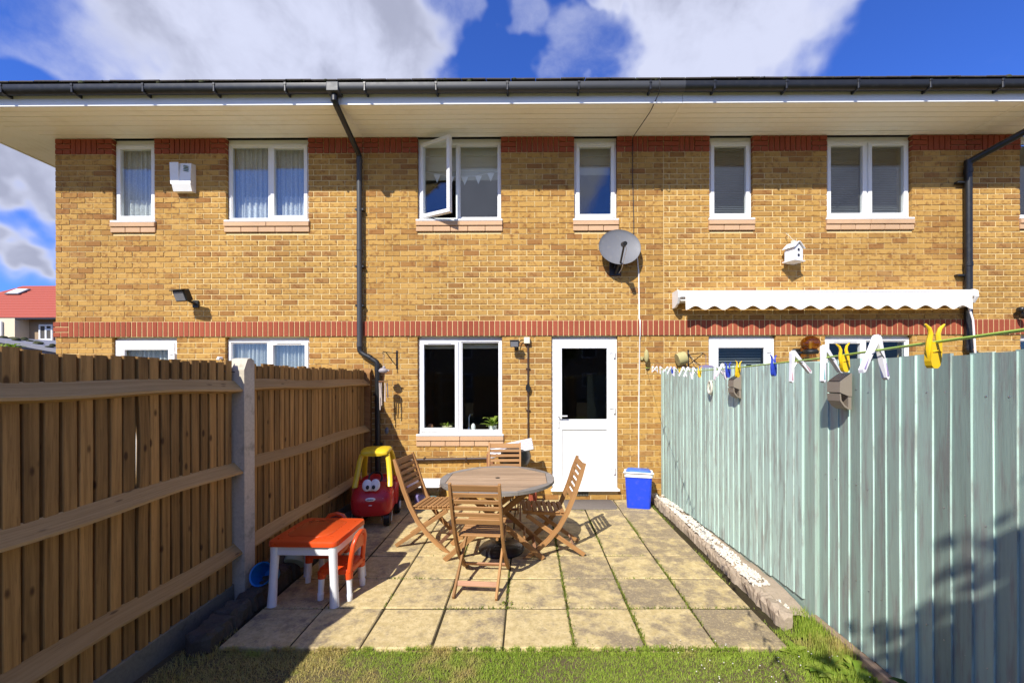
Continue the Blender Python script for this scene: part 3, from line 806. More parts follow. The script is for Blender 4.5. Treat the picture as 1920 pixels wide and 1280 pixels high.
def venetian(h, x0, x1, z0, z1, mat='slat_dark', pitch=.026):
    root = MB(); root.box(((x0 + x1) / 2, YF + .13, z1 - .015), (x1 - x0, .04, .03), None, .004); vo = root.build('venetian_blind', mat, h)
    z = z1 - .045; m = MB(); m.box((0, 0, 0), (x1 - x0, .026, .0025), RX(math.radians(38))); sm = m.mesh('slat', mat)
    while z > z0:
        o = bpy.data.objects.new('slat', sm); col.objects.link(o); o.parent = vo
        o.location = Vector(((x0 + x1) / 2, YF + .13, z)) - rootloc(h); z -= pitch
venetian(hr, 2.64, 3.16, 4.0, 5.06); venetian(hr, 4.3, 4.82, 4.0, 5.06); venetian(hr, 4.87, 5.4, 4.0, 5.06)
venetian(hr, 2.70, 3.40, 1.15, 2.17, 'slat_dark', .04)
# bunting in the open window's neighbour pane
bn = thing('bunting', 'white triangular bunting strung behind the upstairs window glass', 'bunting', (-.95, YF + .1, 4.68))
bt = MB(); bt.tube([(-1.45, YF + .1, 4.72), (-1.1, YF + .1, 4.655), (-.75, YF + .1, 4.66), (-.4, YF + .1, 4.73)], .003, 5); bt.build('string', 'peg_white', bn)
for x, z in ((-1.3, 4.685), (-1.1, 4.65), (-.9, 4.65), (-.7, 4.665), (-.52, 4.70)):
    m = MB(); m.prism([(x - .05, z), (x + .05, z), (x, z - .12)], 0, .002, XZ(YF + .1)); m.build('pennant', 'peg_white', bn)
# kitchen sill things
ks = MB(); ks.box((-.95, WALL + .2, .94), (1.19, .16, .03), None, .004); ks.build('window_board', 'pvc_white', hm)
def leafy(mb, c, n, L, wd, z_up, seed):
    rs = random.Random(seed)
    for _ in range(n):
        a = rs.uniform(0, 6.28); l = L * rs.uniform(.6, 1.1); e = rs.uniform(.2, 1.2) * z_up; c0 = Vector(c)
        pts = [c0 + Vector((math.cos(a), math.sin(a), 0)) * l * t + Vector((0, 0, e * l * (t * 1.6 - t * t * 1.1))) for t in (0, .3, .6, .85, 1.)]
        sd = Vector((-math.sin(a), math.cos(a), 0)); ws = (.1, .6, 1., .6, .03); vs = []
        for p, k in zip(pts, ws): vs += [p - sd * wd * k * .5, p + Vector((0, 0, -.15 * wd * k)), p + sd * wd * k * .5]
        fs = []
        for i in range(4):
            fs += [(3 * i, 3 * i + 1, 3 * i + 4, 3 * i + 3), (3 * i + 1, 3 * i + 2, 3 * i + 5, 3 * i + 4)]
        mb.add(vs, fs, None, rs.random(), True)
def potplant(label, x, mat_pot, r, hgt, n, L, wd, seed, leafmat, zu):
    y = WALL + .19; z = .957
    t = thing('pot_plant', label, 'plant', (x, y, z))
    p = MB(); p.lathe([(r * .75, 0), (r, hgt), (r * .86, hgt), (r * .8, hgt * .85), (0, hgt * .85)], (x, y, z), 20); p.build('pot', mat_pot, t)
    l = MB(); leafy(l, (x, y, z + hgt * .8), n, L, wd, zu, seed); l.build('foliage', leafmat, t)
potplant('small cream pot with thin trailing stems on the kitchen window sill', -1.17, 'terracotta', .075, .07, 12, .13, .012, 3, 'leaf_lime', 1.0)
potplant('lime green leafy plant in a pale pot behind the kitchen window', -.50, 'pvc_white', .07, .08, 20, .2, .055, 5, 'leaf_lime', 1.3)
tp = thing('kitchen_tap', 'chrome tap standing behind the kitchen window', 'tap', (-.86, WALL + .24, .957))
m = MB(); m.tube([(-.86, WALL + .24, .957), (-.86, WALL + .24, 1.15), (-.845, WALL + .26, 1.185), (-.82, WALL + .3, 1.19)], .011, 8); m.build('spout', 'steel', tp)
m = MB(); m.lathe([(.03, 0), (.026, .03), (.014, .05)], (-.86, WALL + .24, .957), 14); m.build('base', 'steel', tp)
m = MB(); m.ellipsoid((-.79, WALL + .2, 1.01), (.032, .032, .055)); tag(m.build('soap_bottle', 'peg_white'), 'small white rounded bottle beside the kitchen tap', 'bottle')
m = MB(); m.ellipsoid((-1.42, WALL + .2, 1.01), (.045, .03, .055)); tag(m.build('ornament', 'rust_wood'), 'rounded brown ornament in the corner of the kitchen window', 'ornament')

# ------------------------------------------------------------------ downpipes
def pipe_run(root, pts, r, name, mat, collars=()):
    pr = pts
    m = MB(); m.tube(pr, r, 16); o = m.build(name, mat, root)
    for c, dr in collars:
        k = MB(); dv = Vector(dr).normalized() * .03; k.tube([Vector(c) - dv, Vector(c) + dv], r * 1.13, 16); k.build('collar', mat, o)
    return o
def smooth(pts, k=4):
    out = [Vector(pts[0])]
    for a, b, c in zip(pts[:-2], pts[1:-1], pts[2:]):
        a, b, c = Vector(a), Vector(b), Vector(c); r = min((a - b).length, (c - b).length, .09) * .5
        p, q = b + (a - b).normalized() * r, b + (c - b).normalized() * r
        for i in range(k + 1):
            t = i / k; out.append(p * (1 - t) ** 2 + b * 2 * t * (1 - t) + q * t * t)
    out.append(Vector(pts[-1])); return out
yp = WALL - .06
dp = thing('drainpipe', 'black plastic downpipe with an offset bend above the brown fence', 'drainpipe', (-2.35, yp, 0))
ox = -2.36; py = SO_Y - .062
pipe_run(dp, smooth([(ox, py, 5.24), (ox, py, 5.13), (-2.35, yp, 4.86), (-2.35, yp, 4.7)]), .036, 'swan_neck', 'black_plastic', [((ox, py, 5.16), (0, 0, 1))])
pipe_run(dp, [(-2.35, yp, 4.86), (-2.35, yp, 2.19)], .037, 'pipe', 'grey_plastic', [((-2.35, yp, 4.78), (0, 0, 1)), ((-2.35, yp, 3.55), (0, 0, 1)), ((-2.35, yp, 2.2), (0, 0, 1))])
pipe_run(dp, smooth([(-2.35, yp, 2.2), (-2.35, yp, 2.1), (-2.10, yp, 1.95), (-2.10, yp, 1.8)]), .037, 'offset_bend', 'black_plastic', [((-2.22, yp, 2.025), (.25, 0, -.15)), ((-2.1, yp, 1.86), (0, 0, 1))])
pipe_run(dp, [(-2.10, yp, 1.86), (-2.10, yp, 0.0)], .037, 'pipe', 'black_plastic', [((-2.1, yp, 1.4), (0, 0, 1))])
for z, xx in ((4.1, -2.35), (3.3, -2.35), (2.75, -2.35), (1.5, -2.1), (.8, -2.1)):
    m = MB(); m.box((xx, yp + .025, z), (.12, .07, .03), None, .004); m.build('pipe_clip', 'black_plastic', dp)
m = MB(); m.box((ox, py - .002, 5.275), (.15, .135, .115), None, .008); m.build('outlet', 'grey_plastic', dp)
dp2 = thing('drainpipe', 'black plastic downpipe with a swan neck beside the end of the awning', 'drainpipe', (6.2, yp, 0))
pipe_run(dp2, smooth([(6.9, py, 5.24), (6.88, py, 5.14), (6.17, yp, 4.72), (6.17, yp, 4.5)]), .043, 'swan_neck', 'black_plastic')
pipe_run(dp2, [(6.17, yp, 4.75), (6.17, yp, 2.1)], .044, 'pipe', 'black_plastic', [((6.17, yp, 4.6), (0, 0, 1)), ((6.17, yp, 3.3), (0, 0, 1)), ((6.17, yp, 2.15), (0, 0, 1))])
pipe_run(dp2, smooth([(6.17, yp, 2.15), (6.17, yp, 2.08), (6.40, yp, 1.99), (6.40, yp - .01, 1.90), (6.2, yp, 1.86), (6.2, yp, 0)]), .042, 'offset_bend', 'black_plastic')
for z in (4.45, 3.15):
    m = MB(); m.box((6.11, yp + .03, z), (.16, .06, .03), None, .004); m.build('pipe_clip', 'black_plastic', dp2)

# ================================================================== fences
def feather_board(x, y0, y1, z0, z1, sgn, thick_at, t0=.018, t1=.005, bow=0.):
    """upright board; the weathered face looks along sgn*x; thick_at 0/1 = which y end is thick; returns MB"""
    m = MB(); n = 6
    vs = []; uv = []; o1, o2 = R() * 9, R() * 9
    for k in range(n + 1):
        u = k / n; z = z0 + (z1 - z0) * u; b = bow * math.sin(u * math.pi) ** 2
        wv = .002 * math.sin(u * 7 + o1)
        ta, tb = (t0, t1) if thick_at == 0 else (t1, t0)
        for (yy, xx) in ((y0, x), (y1, x), (y1, x + sgn * tb), (y0, x + sgn * ta)):
            vs.append((xx + wv * .5, yy + b + wv, z)); uv.append((z + o1, yy - y0 + (xx - x) * .5 + o2))
    fs = []
    for k in range(n):
        for i in range(4): a = k * 4 + i; b_ = k * 4 + (i + 1) % 4; fs.append((a, b_, b_ + 4, a + 4) if sgn > 0 else (a, a + 4, b_ + 4, b_))
    fs += [(0, 3, 2, 1), (n * 4, n * 4 + 1, n * 4 + 2, n * 4 + 3)]
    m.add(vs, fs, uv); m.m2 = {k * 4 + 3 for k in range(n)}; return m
def groove_board(x, y0, y1, z0, z1, sgn, gap, t0=.02, t1=.004, bow=0.):
    """upright board with a thin lapped edge, so that a dark recess shows beside it"""
    m = MB(); n = 7; vs = []; uv = []; o1, o2 = R() * 9, R() * 9
    ph = U(0, 6); tw = U(-.002, .002)
    sec = [(y0, x), (y1 + .012, x), (y1 + .012, x + sgn * t1), (y1 - gap, x + sgn * t1), (y1 - gap, x + sgn * (t0 - .003)), (y1 - gap - .004, x + sgn * t0), (y0 + .003, x + sgn * t0), (y0, x + sgn * (t0 - .003))]
    k8 = len(sec)
    for k in range(n + 1):
        u = k / n; z = z0 + (z1 - z0) * u; b = bow * math.exp(-((u - .66) / .17) ** 2) + .0022 * math.sin(u * 5 + ph)
        for j, (yy, xx) in enumerate(sec):
            e = b if 3 <= j <= 7 or bow else 0
            vs.append((xx + tw * (u - .5), yy + e, z)); uv.append((z + o1, yy - y0 + (xx - x) * .5 + o2))
    fs = []
    for k in range(n):
        for i in range(k8): a = k * k8 + i; b_ = k * k8 + (i + 1) % k8; fs.append((a, b_, b_ + k8, a + k8) if sgn > 0 else (a, a + k8, b_ + k8, b_))
    fs += [tuple(range(k8))[::-1], tuple(n * k8 + i for i in range(k8))]
    m.add(vs, fs, uv); return m
fl_ = thing('wooden_fence', 'brown close-board fence with three arris rails and concrete post beside the patio', 'fence', (-2.3, 3., 0))
def left_bay(y0, y1, top):
    n = round((y1 - y0) / .078); p = (y1 - y0) / n
    for i in range(n):
        ya = y0 + p * i; warp = 0.
        bw = U(-.003, .003)
        if y0 < 2 and abs(ya - 2.42) < p * .5: bw = .016
        if y0 < 2 and abs(ya - 2.42 + p) < p * .5: bw = -.006
        if y0 > 3 and i in (1, 3): bw = .014
        b = groove_board(-2.293, ya, ya + p, .13 + U(-.004, .01), top + U(-.012, .012), 1, U(.011, .017), U(.019, .026), .003, bw)
        b.build('board', 'fence_wood', fl_)
    for zc in (1.665, 1.03, .40):
        r_ = MB(); L0, L1 = y0 - .01, y1 + .01
        pr = [(-2.293 + .019, zc + .05), (-2.293 + .019, zc - .05), (-2.203, zc - .034), (-2.203, zc - .02)]
        vs = []; uv = []; o1 = R() * 9; ns = 10
        for k in range(ns + 1):
            y = L0 + (L1 - L0) * k / ns; wz = .008 * math.sin(k * .9 + o1); wx = .004 * math.sin(k * 1.3 + o1)
            for j, (a, b) in enumerate(pr): vs.append((a + wx, y, b + wz)); uv.append((y + o1, j * .06 + o1))
        fs = []
        for k in range(ns):
            for j in range(4): fs.append((k * 4 + j, k * 4 + (j + 1) % 4, k * 4 + 4 + (j + 1) % 4, k * 4 + 4 + j))
        fs += [(0, 1, 2, 3)[::-1], tuple(ns * 4 + j for j in range(4))]
        r_.add(vs, fs, uv); r_.build('rail', 'rail_wood', fl_)
    g_ = MB(); g_.box((-2.29, (y0 + y1) / 2, .04), (.05, y1 - y0 + .02, .2), None, .008); g_.build('gravel_board', 'mould_concrete', fl_)
left_bay(1.30, 3.165, 1.85); left_bay(3.30, 5.74, 1.84); left_bay(-1.0, 1.16, 1.85); left_bay(-3.3, -1.14, 1.85)
for yc_ in (3.235, 1.23, -1.07):
    m = MB()
    m.prism([(yc_ - .06, -.1), (yc_ + .06, -.1), (yc_ + .06, 1.865), (yc_ + .02, 1.885), (yc_ - .02, 1.875), (yc_ - .06, 1.79)], -2.315, -2.19, YZ); m.build('post', 'concrete', fl_)
m = MB(); m.prism([(5.74, -.1), (5.815, -.1), (5.815, 1.87), (5.74, 1.80)], -2.34, -2.20, YZ); m.build('post', 'post_wood', fl_, label='timber end post against the brick wall')
wr_ = MB(); wr_.tube([(-2.29, 2.6, 1.80), (-2.285, 2.9, 1.785), (-2.27, 3.17, 1.775), (-2.2, 3.24, 1.765), (-2.28, 3.4, 1.77), (-2.29, 3.7, 1.72)], .004, 6); wr_.build('wire', 'black_metal', fl_)

fr_ = thing('teal_fence', 'teal painted close-board fence with a step between its two bays', 'fence', (2.0, 3., 0))
def FX(y): return 1.885 + (5.8 - y) * (.155 / 2.85) if y > 2.95 else 2.055 + (2.95 - y) * .004
n = 30; y0, y1 = 3.05, 5.815; p = (y1 - y0) / n
for i in range(n):
    ya = y0 + p * i; x = FX(ya + p / 2)
    b = groove_board(x + .02, ya, ya + p, .085 + U(-.006, .006), 1.835 + U(-.008, .008), -1, U(.0015, .0045), U(.015, .019), .004, U(-.002, .002))
    b.build('board', 'teal_wood', fr_)
nm_ = MB(); nm_.lathe([(.0045, 0), (.0045, .004), (0, .006)], (0, 0, 0), 8, RY(math.radians(-90))); NAIL = nm_.mesh('nail', 'steel')
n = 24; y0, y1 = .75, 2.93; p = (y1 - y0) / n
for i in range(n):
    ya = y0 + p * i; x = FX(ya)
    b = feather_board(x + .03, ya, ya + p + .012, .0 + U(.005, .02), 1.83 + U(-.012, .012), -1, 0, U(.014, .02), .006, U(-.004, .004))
    bo_ = b.build('board', 'teal_grey_wood', fr_, mat2='teal_edge_sunlit')
    for zn in (.42, 1.05, 1.64):
        o = bpy.data.objects.new('nail', NAIL); col.objects.link(o); o.parent = bo_; o.location = Vector((x + .0205, ya + .03 + U(-.006, .006), zn + U(-.02, .02))) - rootloc(fr_)
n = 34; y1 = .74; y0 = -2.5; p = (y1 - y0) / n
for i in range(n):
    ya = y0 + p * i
    b = feather_board(FX(ya) + .03, ya, ya + p + .012, .0, 1.83 + U(-.007, .007), -1, 0, .026, .007, 0.); b.build('board', 'teal_grey_wood', fr_, mat2='teal_edge_sunlit')
m = MB(); m.box((2.088, 2.998, .86), (.075, .125, 1.95), None, .006); m.build('post', 'teal_grey_wood', fr_)
m = MB(); m.bar((1.925, 5.8, .04), (2.065, 3.05, .04), .03, .13, .004, (1, 0, 0)); m.build('gravel_board', 'teal_grey_wood', fr_)
m = MB(); m.bar((2.035, 2.94, -.04), (2.04, -2.5, -.04), .045, .15, .006, (1, 0, 0)); m.build('gravel_board', 'brown_board', fr_)
# the back garden fence and tree behind the viewer
fb = thing('back_fence', 'brown close-board fence closing the far end of the garden', 'fence', (0, -6.2, 0))
for i in range(46):
    m = MB(); m.box((-2.3 + .098 * i, -6.2 + .006 * (i % 2), .93), (.096, .018, 1.8)); m.build('board', 'fence_wood', fb)

# ------------------------------------------------------------------ edging stones and chippings
def rock(mb, c, s, seed, rough=.25):
    """rough-hewn edging block: cross-sections along y with chiselled facets"""
    n = max(9, int(s[1] * 2 / .024)); k = 14; rs = Vector((seed * 3.7, seed * 1.3, seed)); vs = []; fs = []
    for i in range(n + 1):
        t = i / n; y = -s[1] + 2 * s[1] * t; e = 1 - .45 * max(0, abs(t - .5) * 2 - .82) / .18
        for j in range(k):
            an = 2 * math.pi * (j + .5) / k; cx, cz = math.cos(an), math.sin(an)
            qx = math.copysign(abs(cx) ** .45, cx) * s[0] * e; qz = math.copysign(abs(cz) ** .45, cz) * s[2] * e
            p = Vector((qx, y, qz)); dsp = mnoise.noise(p * 16 + rs) * .5 + mnoise.noise(p * 38 + rs) * .35 + mnoise.noise(p * 80 + rs) * .2
            f = 1 + rough * dsp
            vs.append(Vector((c[0] + qx * f, c[1] + y + .006 * mnoise.noise(p * 30 - rs), c[2] + qz * f)))
    for i in range(n):
        for j in range(k): fs.append((i * k + j, i * k + (j + 1) % k, (i + 1) * k + (j + 1) % k, (i + 1) * k + j))
    fs += [tuple(range(k))[::-1], tuple(n * k + j for j in range(k))]
    mb.add(vs, [f[::-1] for f in fs], None, None, False)
er = thing('stone_edging', 'pale rough stone edging blocks along the foot of the teal fence', 'edging', (1.78, 4.2, 0))
y = 2.82; k = 0
while y < 5.72:
    L = U(.24, .4); m = MB(); rock(m, (1.785 + U(-.006, .006), y + L / 2, .028), (.05 + U(-.006, .006), L / 2 * .985, .064 + U(-.012, .012)), k, .7); m.build('stone', 'edging_stone', er); y += L * .93; k += 1
m = MB(); m.grid(lambda u, v: Vector((1.78 + .25 * u, 2.95 + 2.83 * v, .085 + .02 * mnoise.noise(Vector((u * 5, v * 22, 3))) - .03 * u - .05 * max(0, .12 - v) * 8)), 6, 60); m.build('bedding', 'edging_stone', er)
ch = MB()
for _ in range(1500):
    v = R(); u = R() * .8 - .12
    if mnoise.noise(Vector((v * 9, u * 2, 7))) < -.22: continue
    ch.box((1.79 + .2 * u, 3.0 + 2.75 * v, .104 - .03 * u + U(-.006, .006) - .05 * max(0, .12 - v) * 8), (U(.008, .022), U(.008, .024), U(.006, .016)), Matrix.Rotation(U(0, 3), 3, Vector((R(), R(), R() + .1)).normalized()))
tag(ch.build('white_chippings', 'white_chip', kind='stuff'), 'white stone chippings strewn on top of the edging by the teal fence', 'chippings')
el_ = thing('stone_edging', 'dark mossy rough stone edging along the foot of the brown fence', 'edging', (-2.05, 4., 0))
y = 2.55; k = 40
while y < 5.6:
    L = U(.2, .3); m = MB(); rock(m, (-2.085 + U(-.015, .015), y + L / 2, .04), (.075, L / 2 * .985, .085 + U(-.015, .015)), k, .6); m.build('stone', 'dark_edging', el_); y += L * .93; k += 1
# weeds at the foot of the teal fence
wd = thing('weed_plant', 'low bright green weeds at the foot of the teal fence', 'weeds', (1.8, 2.42, 0))
m = MB(); 
for q in range(9): leafy(m, (U(1.6, 1.98), U(2.3, 2.62), -.02), 7, .09, .035, .8, 60 + q)
m.build('leaves', 'leaf_lime', wd)
wd2 = thing('leafy_plant', 'young leafy plant with pointed leaves in the shade of the teal fence', 'plant', (2.0, 2.02, 0))
m = MB(); leafy(m, (1.99, 2.06, .06), 11, .14, .05, 1.1, 91); leafy(m, (1.99, 2.06, -.0), 8, .13, .05, .7, 92); m.build('leaves', 'leaf_green', wd2)
m = MB(); m.tube([(1.99, 2.06, -.05), (1.99, 2.06, .08)], .006, 6); m.build('stem', 'leaf_green', wd2)
wd3 = thing('weed_plant', 'tiny upright weed growing from a joint by the folding chair', 'weeds', (-.17, 3.25, 0))
m = MB(); 
for q in range(5): leafy(m, (-.16 + U(-.03, .03), 3.12 + U(-.06, .06), -.01), 4, .035, .012, 1.6, 30 + q)
m.build('leaves', 'moss_leaf', wd3)

# ================================================================== garden table and chairs
def make_chair(mat):
    t = thing('folding_chair', '', 'chair', (0, 0, 0))
    prof = [(.29, 0), (.185, .07), (.07, .17), (-.035, .29), (-.115, .43), (-.185, .6), (-.245, .78), (-.285, .9)]
    for sx in (-1, 1):
        m = MB(); vs = []; uv = []; fs = []; acc = 0
        for i, (yy, zz) in enumerate(prof):
            a = Vector(prof[max(i - 1, 0)]); b = Vector(prof[min(i + 1, len(prof) - 1)]); tg = (b - a).normalized(); nr = Vector((-tg.y, tg.x))
            if i == 0: nr = Vector((1, 0)) * -1
            hw = .022 if i < len(prof) - 1 else .014
            if i: acc += (Vector(prof[i]) - Vector(prof[i - 1])).length
            for (dx, dn) in ((-.0105, -1), (.0105, -1), (.0105, 1), (-.0105, 1)):
                vs.append((sx * .195 + dx, yy + nr.x * hw * dn, max(0, zz + nr.y * hw * dn))); uv.append((acc, dn * .02 + dx))
        for i in range(len(prof) - 1):
            for j in range(4): fs.append((i * 4 + j, i * 4 + (j + 1) % 4, i * 4 + 4 + (j + 1) % 4, i * 4 + 4 + j))
        fs += [(3, 2, 1, 0), tuple(4 * (len(prof) - 1) + j for j in range(4))]
        m.add(vs, fs, uv); m.build('stile', mat, t, local=True)
        m = MB(); m.bar((sx * .168, -.285, .012), (sx * .168, .27, .405), .019, .042, .003); m.v = [(a, b, max(0, c)) for a, b, c in m.v]; m.build('leg', mat, t, local=True)
        m = MB(); m.bar((sx * .145, -.09, .405), (sx * .145, .31, .43), .02, .036, .004); m.build('seat_rail', mat, t, local=True)
    for i in range(8):
        yy = -.075 + i * .0525; zz = .431 + yy * .062 - .006 * math.sin(math.pi * i / 7)
        m = MB(); m.box((0, yy, zz), (.345, .041, .013), RX(.06), .003); m.build('seat_slat', mat, t, local=True)
    for zz, hh in ((.862, .058), (.802, .036), (.745, .036), (.688, .036), (.631, .036), (.57, .05)):
        for (ya, za), (yb, zb) in zip(prof[:-1], prof[1:]):
            if za <= zz <= zb: yy = ya + (yb - ya) * (zz - za) / (zb - za); ang = math.atan2(-(yb - ya), zb - za)
        m = MB(); m.box((0, yy, zz), (.372, .012, hh), RX(ang), .003); m.build('back_slat', mat, t, local=True)
    m = MB(); m.bar((-.16, -.19, .082), (.16, -.19, .082), .04, .014, .003, (0, .6, .8)); m.build('stretcher', 'teak_pink', t, local=True)
    m = MB(); m.bar((-.187, .19, .07), (.187, .19, .07), .038, .014, .003, (0, .6, -.8)); m.build('stretcher', 'teak_pink', t, local=True)
    return t
c0 = make_chair('teak')
def put(t, x, y, ang, label):
    t.location = (x, y, .006); t.rotation_euler = (0, 0, ang); t['label'] = label; t['group'] = 'folding chairs around the garden table'; return t
c1, c2, c3 = copy_tree(c0), copy_tree(c0), copy_tree(c0)
put(c0, -.385, 3.455, -.085, 'folding slatted wooden chair standing with its back to the lawn')
put(c1, .255, 4.12, math.radians(93), 'folding slatted wooden chair in front of the white door')
put(c2, -1.03, 4.30, math.radians(-101), 'folding slatted wooden chair beside the red and yellow toy car')
put(c3, -.28, 4.94, math.radians(181), 'folding slatted wooden chair under the kitchen window, behind the round table')
# table
TX, TY, TZ = -.29, 4.03, .745
tb = thing('round_table', 'weathered round slatted wooden garden table with crossed legs', 'table', (TX, TY, 0))
ri = .475; oct_ = [(ri / math.cos(math.pi / 8) * math.cos(math.pi / 8 + k * math.pi / 4), ri / math.cos(math.pi / 8) * math.sin(math.pi / 8 + k * math.pi / 4)) for k in range(8)]
def halfx(yv):
    yv = abs(yv); v = ri * math.tan(math.pi / 8)
    return ri if yv <= v else ri - (yv - v)
ns = 15; sw_ = 2 * ri / ns
for i in range(ns):
    ya, yb = -ri + sw_ * i + .003, -ri + sw_ * (i + 1) - .003; v = ri * math.tan(math.pi / 8)
    ys = [ya] + [q for q in (-v, v) if ya < q < yb] + [yb]
    poly = [(halfx(q) - .002, q) for q in ys] + [(-halfx(q) + .002, q) for q in ys[::-1]]
    m = MB(); m.prism([(TX + a, TY + b) for a, b in poly], TZ - .022, TZ + U(-.001, .001), XY); m.build('top_slat', 'grey_teak', tb)
RO = .555
for k in range(8):
    a0 = math.pi / 8 + k * math.pi / 4; a1 = a0 + math.pi / 4; g_ = .003
    outer = [(RO * math.cos(a0 + g_ + (a1 - a0 - 2 * g_) * j / 8), RO * math.sin(a0 + g_ + (a1 - a0 - 2 * g_) * j / 8)) for j in range(9)]
    p0, p1 = oct_[k], oct_[(k + 1) % 8]; e = 1.006
    poly = outer + [(p1[0] * e, p1[1] * e), (p0[0] * e, p0[1] * e)]
    m = MB(); m.prism([(TX + a, TY + b) for a, b in poly], TZ - .026, TZ + .001, XY); m.build('rim_segment', 'grey_rim', tb)
m = MB(); m.lathe([(.022, 0), (.022, .004), (.0, .004)], (TX + .0, TY, TZ), 14); m.build('parasol_cap', 'black_plastic', tb)
for yo, fl in ((-.17, 1), (.2, 1)):
    for k, (xa, xb) in enumerate(((-.49, .36), (.44, -.38))):
        m = MB(); yy = TY + yo + (.026 if k else 0) ; m.bar((TX + xa, yy, .012), (TX + xb, yy, TZ - .03), .024, .055, .004, (0, 1, 0)); m.v = [(a, b, max(.004, c)) for a, b, c in m.v]; m.build('leg', 'teak', tb)
for xx, zz in ((-.33, TZ - .05), (.33, TZ - .05)):
    m = MB(); m.bar((TX + xx, TY - .34, zz), (TX + xx, TY + .34, zz), .03, .045, .004); m.build('bearer', 'teak', tb)
for xx, zz in ((-.30, .17), (.26, .17)):
    m = MB(); m.bar((TX + xx, TY - .17, zz), (TX + xx, TY + .22, zz), .022, .045, .004); m.build('stretcher', 'teak', tb)
pb = thing('parasol_base', 'black domed parasol base on the paving beneath the round table', 'parasol base', (-.26, 4.12, 0))
m = MB(); m.lathe([(.225, .004), (.23, .02), (.2, .05), (.1, .075), (.05, .085)], (-.26, 4.12, 0), 32); m.build('weight', 'bbq_black', pb)
m = MB(); m.lathe([(.05, .07), (.045, .1), (.028, .11), (.028, .3), (.0, .3)], (-.26, 4.12, 0), 18); m.build('tube', 'black_plastic', pb)

# ================================================================== toys
def loft(mb, secs, n=20, ex=.55):
    """secs: (y, cx, halfw, z0, z1)"""
    vs = []; fs = []
    for (y, cx, hw, z0, z1) in secs:
        for k in range(n):
            a = 2 * math.pi * k / n; c, s = math.cos(a), math.sin(a)
            vs.append((cx + hw * math.copysign(abs(c) ** ex, c), y, (z0 + z1) / 2 + (z1 - z0) / 2 * math.copysign(abs(s) ** ex, s)))
    for i in range(len(secs) - 1):
        for k in range(n): fs.append((i * n + k, i * n + (k + 1) % n, (i + 1) * n + (k + 1) % n, (i + 1) * n + k))
    fs += [tuple(range(n))[::-1], tuple((len(secs) - 1) * n + k for k in range(n))]
    mb.add(vs, [f[::-1] for f in fs], None, None, True)
tc_ = thing('toy_car', 'red and yellow ride-in toddler car with round eyes, parked by the brown fence', 'toy car', (0, 0, 0))
m = MB()
loft(m, [(-.375, 0, .10, .22, .30), (-.37, 0, .155, .17, .345), (-.345, 0, .19, .145, .385), (-.29, 0, .208, .13, .435), (-.22, 0, .213, .125, .478), (-.15, 0, .214, .122, .495), (-.125, 0, .212, .122, .46), (-.11, 0, .205, .122, .36), (.0, 0, .20, .122, .345), (.14, 0, .205, .122, .36), (.155, 0, .212, .122, .46), (.2, 0, .214, .125, .50), (.3, 0, .205, .14, .49), (.36, 0, .18, .16, .45), (.385, 0, .12, .2, .4)], 28, .5)
m.build('body', 'toy_red', tc_, local=True)
for sx in (-1, 1):
    m = MB()   # door with its scooped lower edge
    poly = [(-.13, .485), (-.16, .40), (-.15, .27), (-.09, .205), (0, .185), (.09, .20), (.14, .27), (.16, .42), (.15, .50), (.08, .455), (0, .44), (-.07, .455)]
    m.prism(poly, sx * .195, sx * .222, lambda a, b, dd: Vector((dd, a, b))); m.build('door', 'toy_red', tc_, local=True)
    for fy, sgn in ((-.17, 1), (.23, -1)):
        pts = [(sx * .178, fy - .055 * sgn, .46), (sx * .174, fy - .03 * sgn, .52), (sx * .163, fy + .01 * sgn, .62), (sx * .148, fy + .045 * sgn, .74), (sx * .13, fy + .075 * sgn, .815)]
        wds = [.095, .066, .056, .058, .075]; vs = []; fs = []
        for (px_, py_, pz_), wv in zip(pts, wds):
            for k in range(10):
                a = 2 * math.pi * k / 10; c, s = math.cos(a), math.sin(a)
                vs.append((px_ + .028 * math.copysign(abs(c) ** .6, c), py_ + wv * .5 * math.copysign(abs(s) ** .6, s), pz_))
        for i in range(4):
            for k in range(10): fs.append((i * 10 + k, i * 10 + (k + 1) % 10, i * 10 + 10 + (k + 1) % 10, i * 10 + 10 + k))
        fs += [tuple(range(10))[::-1], tuple(40 + k for k in range(10))]
        m = MB(); m.add(vs, fs, None, None, True); m.build('pillar', 'toy_yellow', tc_, local=True)
    m = MB(); m.ellipsoid((sx * .115, -.352, .325), (.033, .014, .036), 16, 8); m.build('headlight', 'toy_white', tc_, local=True)
    # wheels
    m = MB(); m.tube([(sx * .15 - .03, -.24, .09), (sx * .15 + .03, -.24, .09)], .084, 20); wo = m.build('wheel', 'bbq_black', tc_, local=True)
    for dx in (-.05, .05):
        m = MB(); m.tube([(sx * .15 + dx, -.25, .17), (sx * .15 + dx, -.30, .07)], .006, 6); m.build('fork', 'steel', wo, local=True)
    m = MB(); m.tube([(sx * .165, .22, .1), (sx * .225, .22, .1)], .1, 22); wo = m.build('wheel', 'bbq_black', tc_, local=True)
    m = MB(); m.tube([(sx * .22, .22, .1), (sx * .234, .22, .1)], .05, 18); m.build('hub_cap', 'toy_white', wo, local=True)
m = MB(); loft(m, [(-.175, 0, .10, .80, .84), (-.16, 0, .135, .797, .855), (-.08, 0, .152, .80, .872), (.06, 0, .155, .80, .878), (.17, 0, .15, .80, .868), (.235, 0, .13, .797, .85), (.25, 0, .09, .80, .835)], 24, .6); m.build('roof', 'toy_yellow', tc_, local=True)
m = MB()
for sx in (-1, 1): m.ellipsoid((sx * .04, -.318, .495), (.05, .02, .068), 18, 10, RX(-.25))
m.ellipsoid((0, -.312, .465), (.045, .02, .04), 14, 8); eo = m.build('eyes', 'toy_white', tc_, local=True)
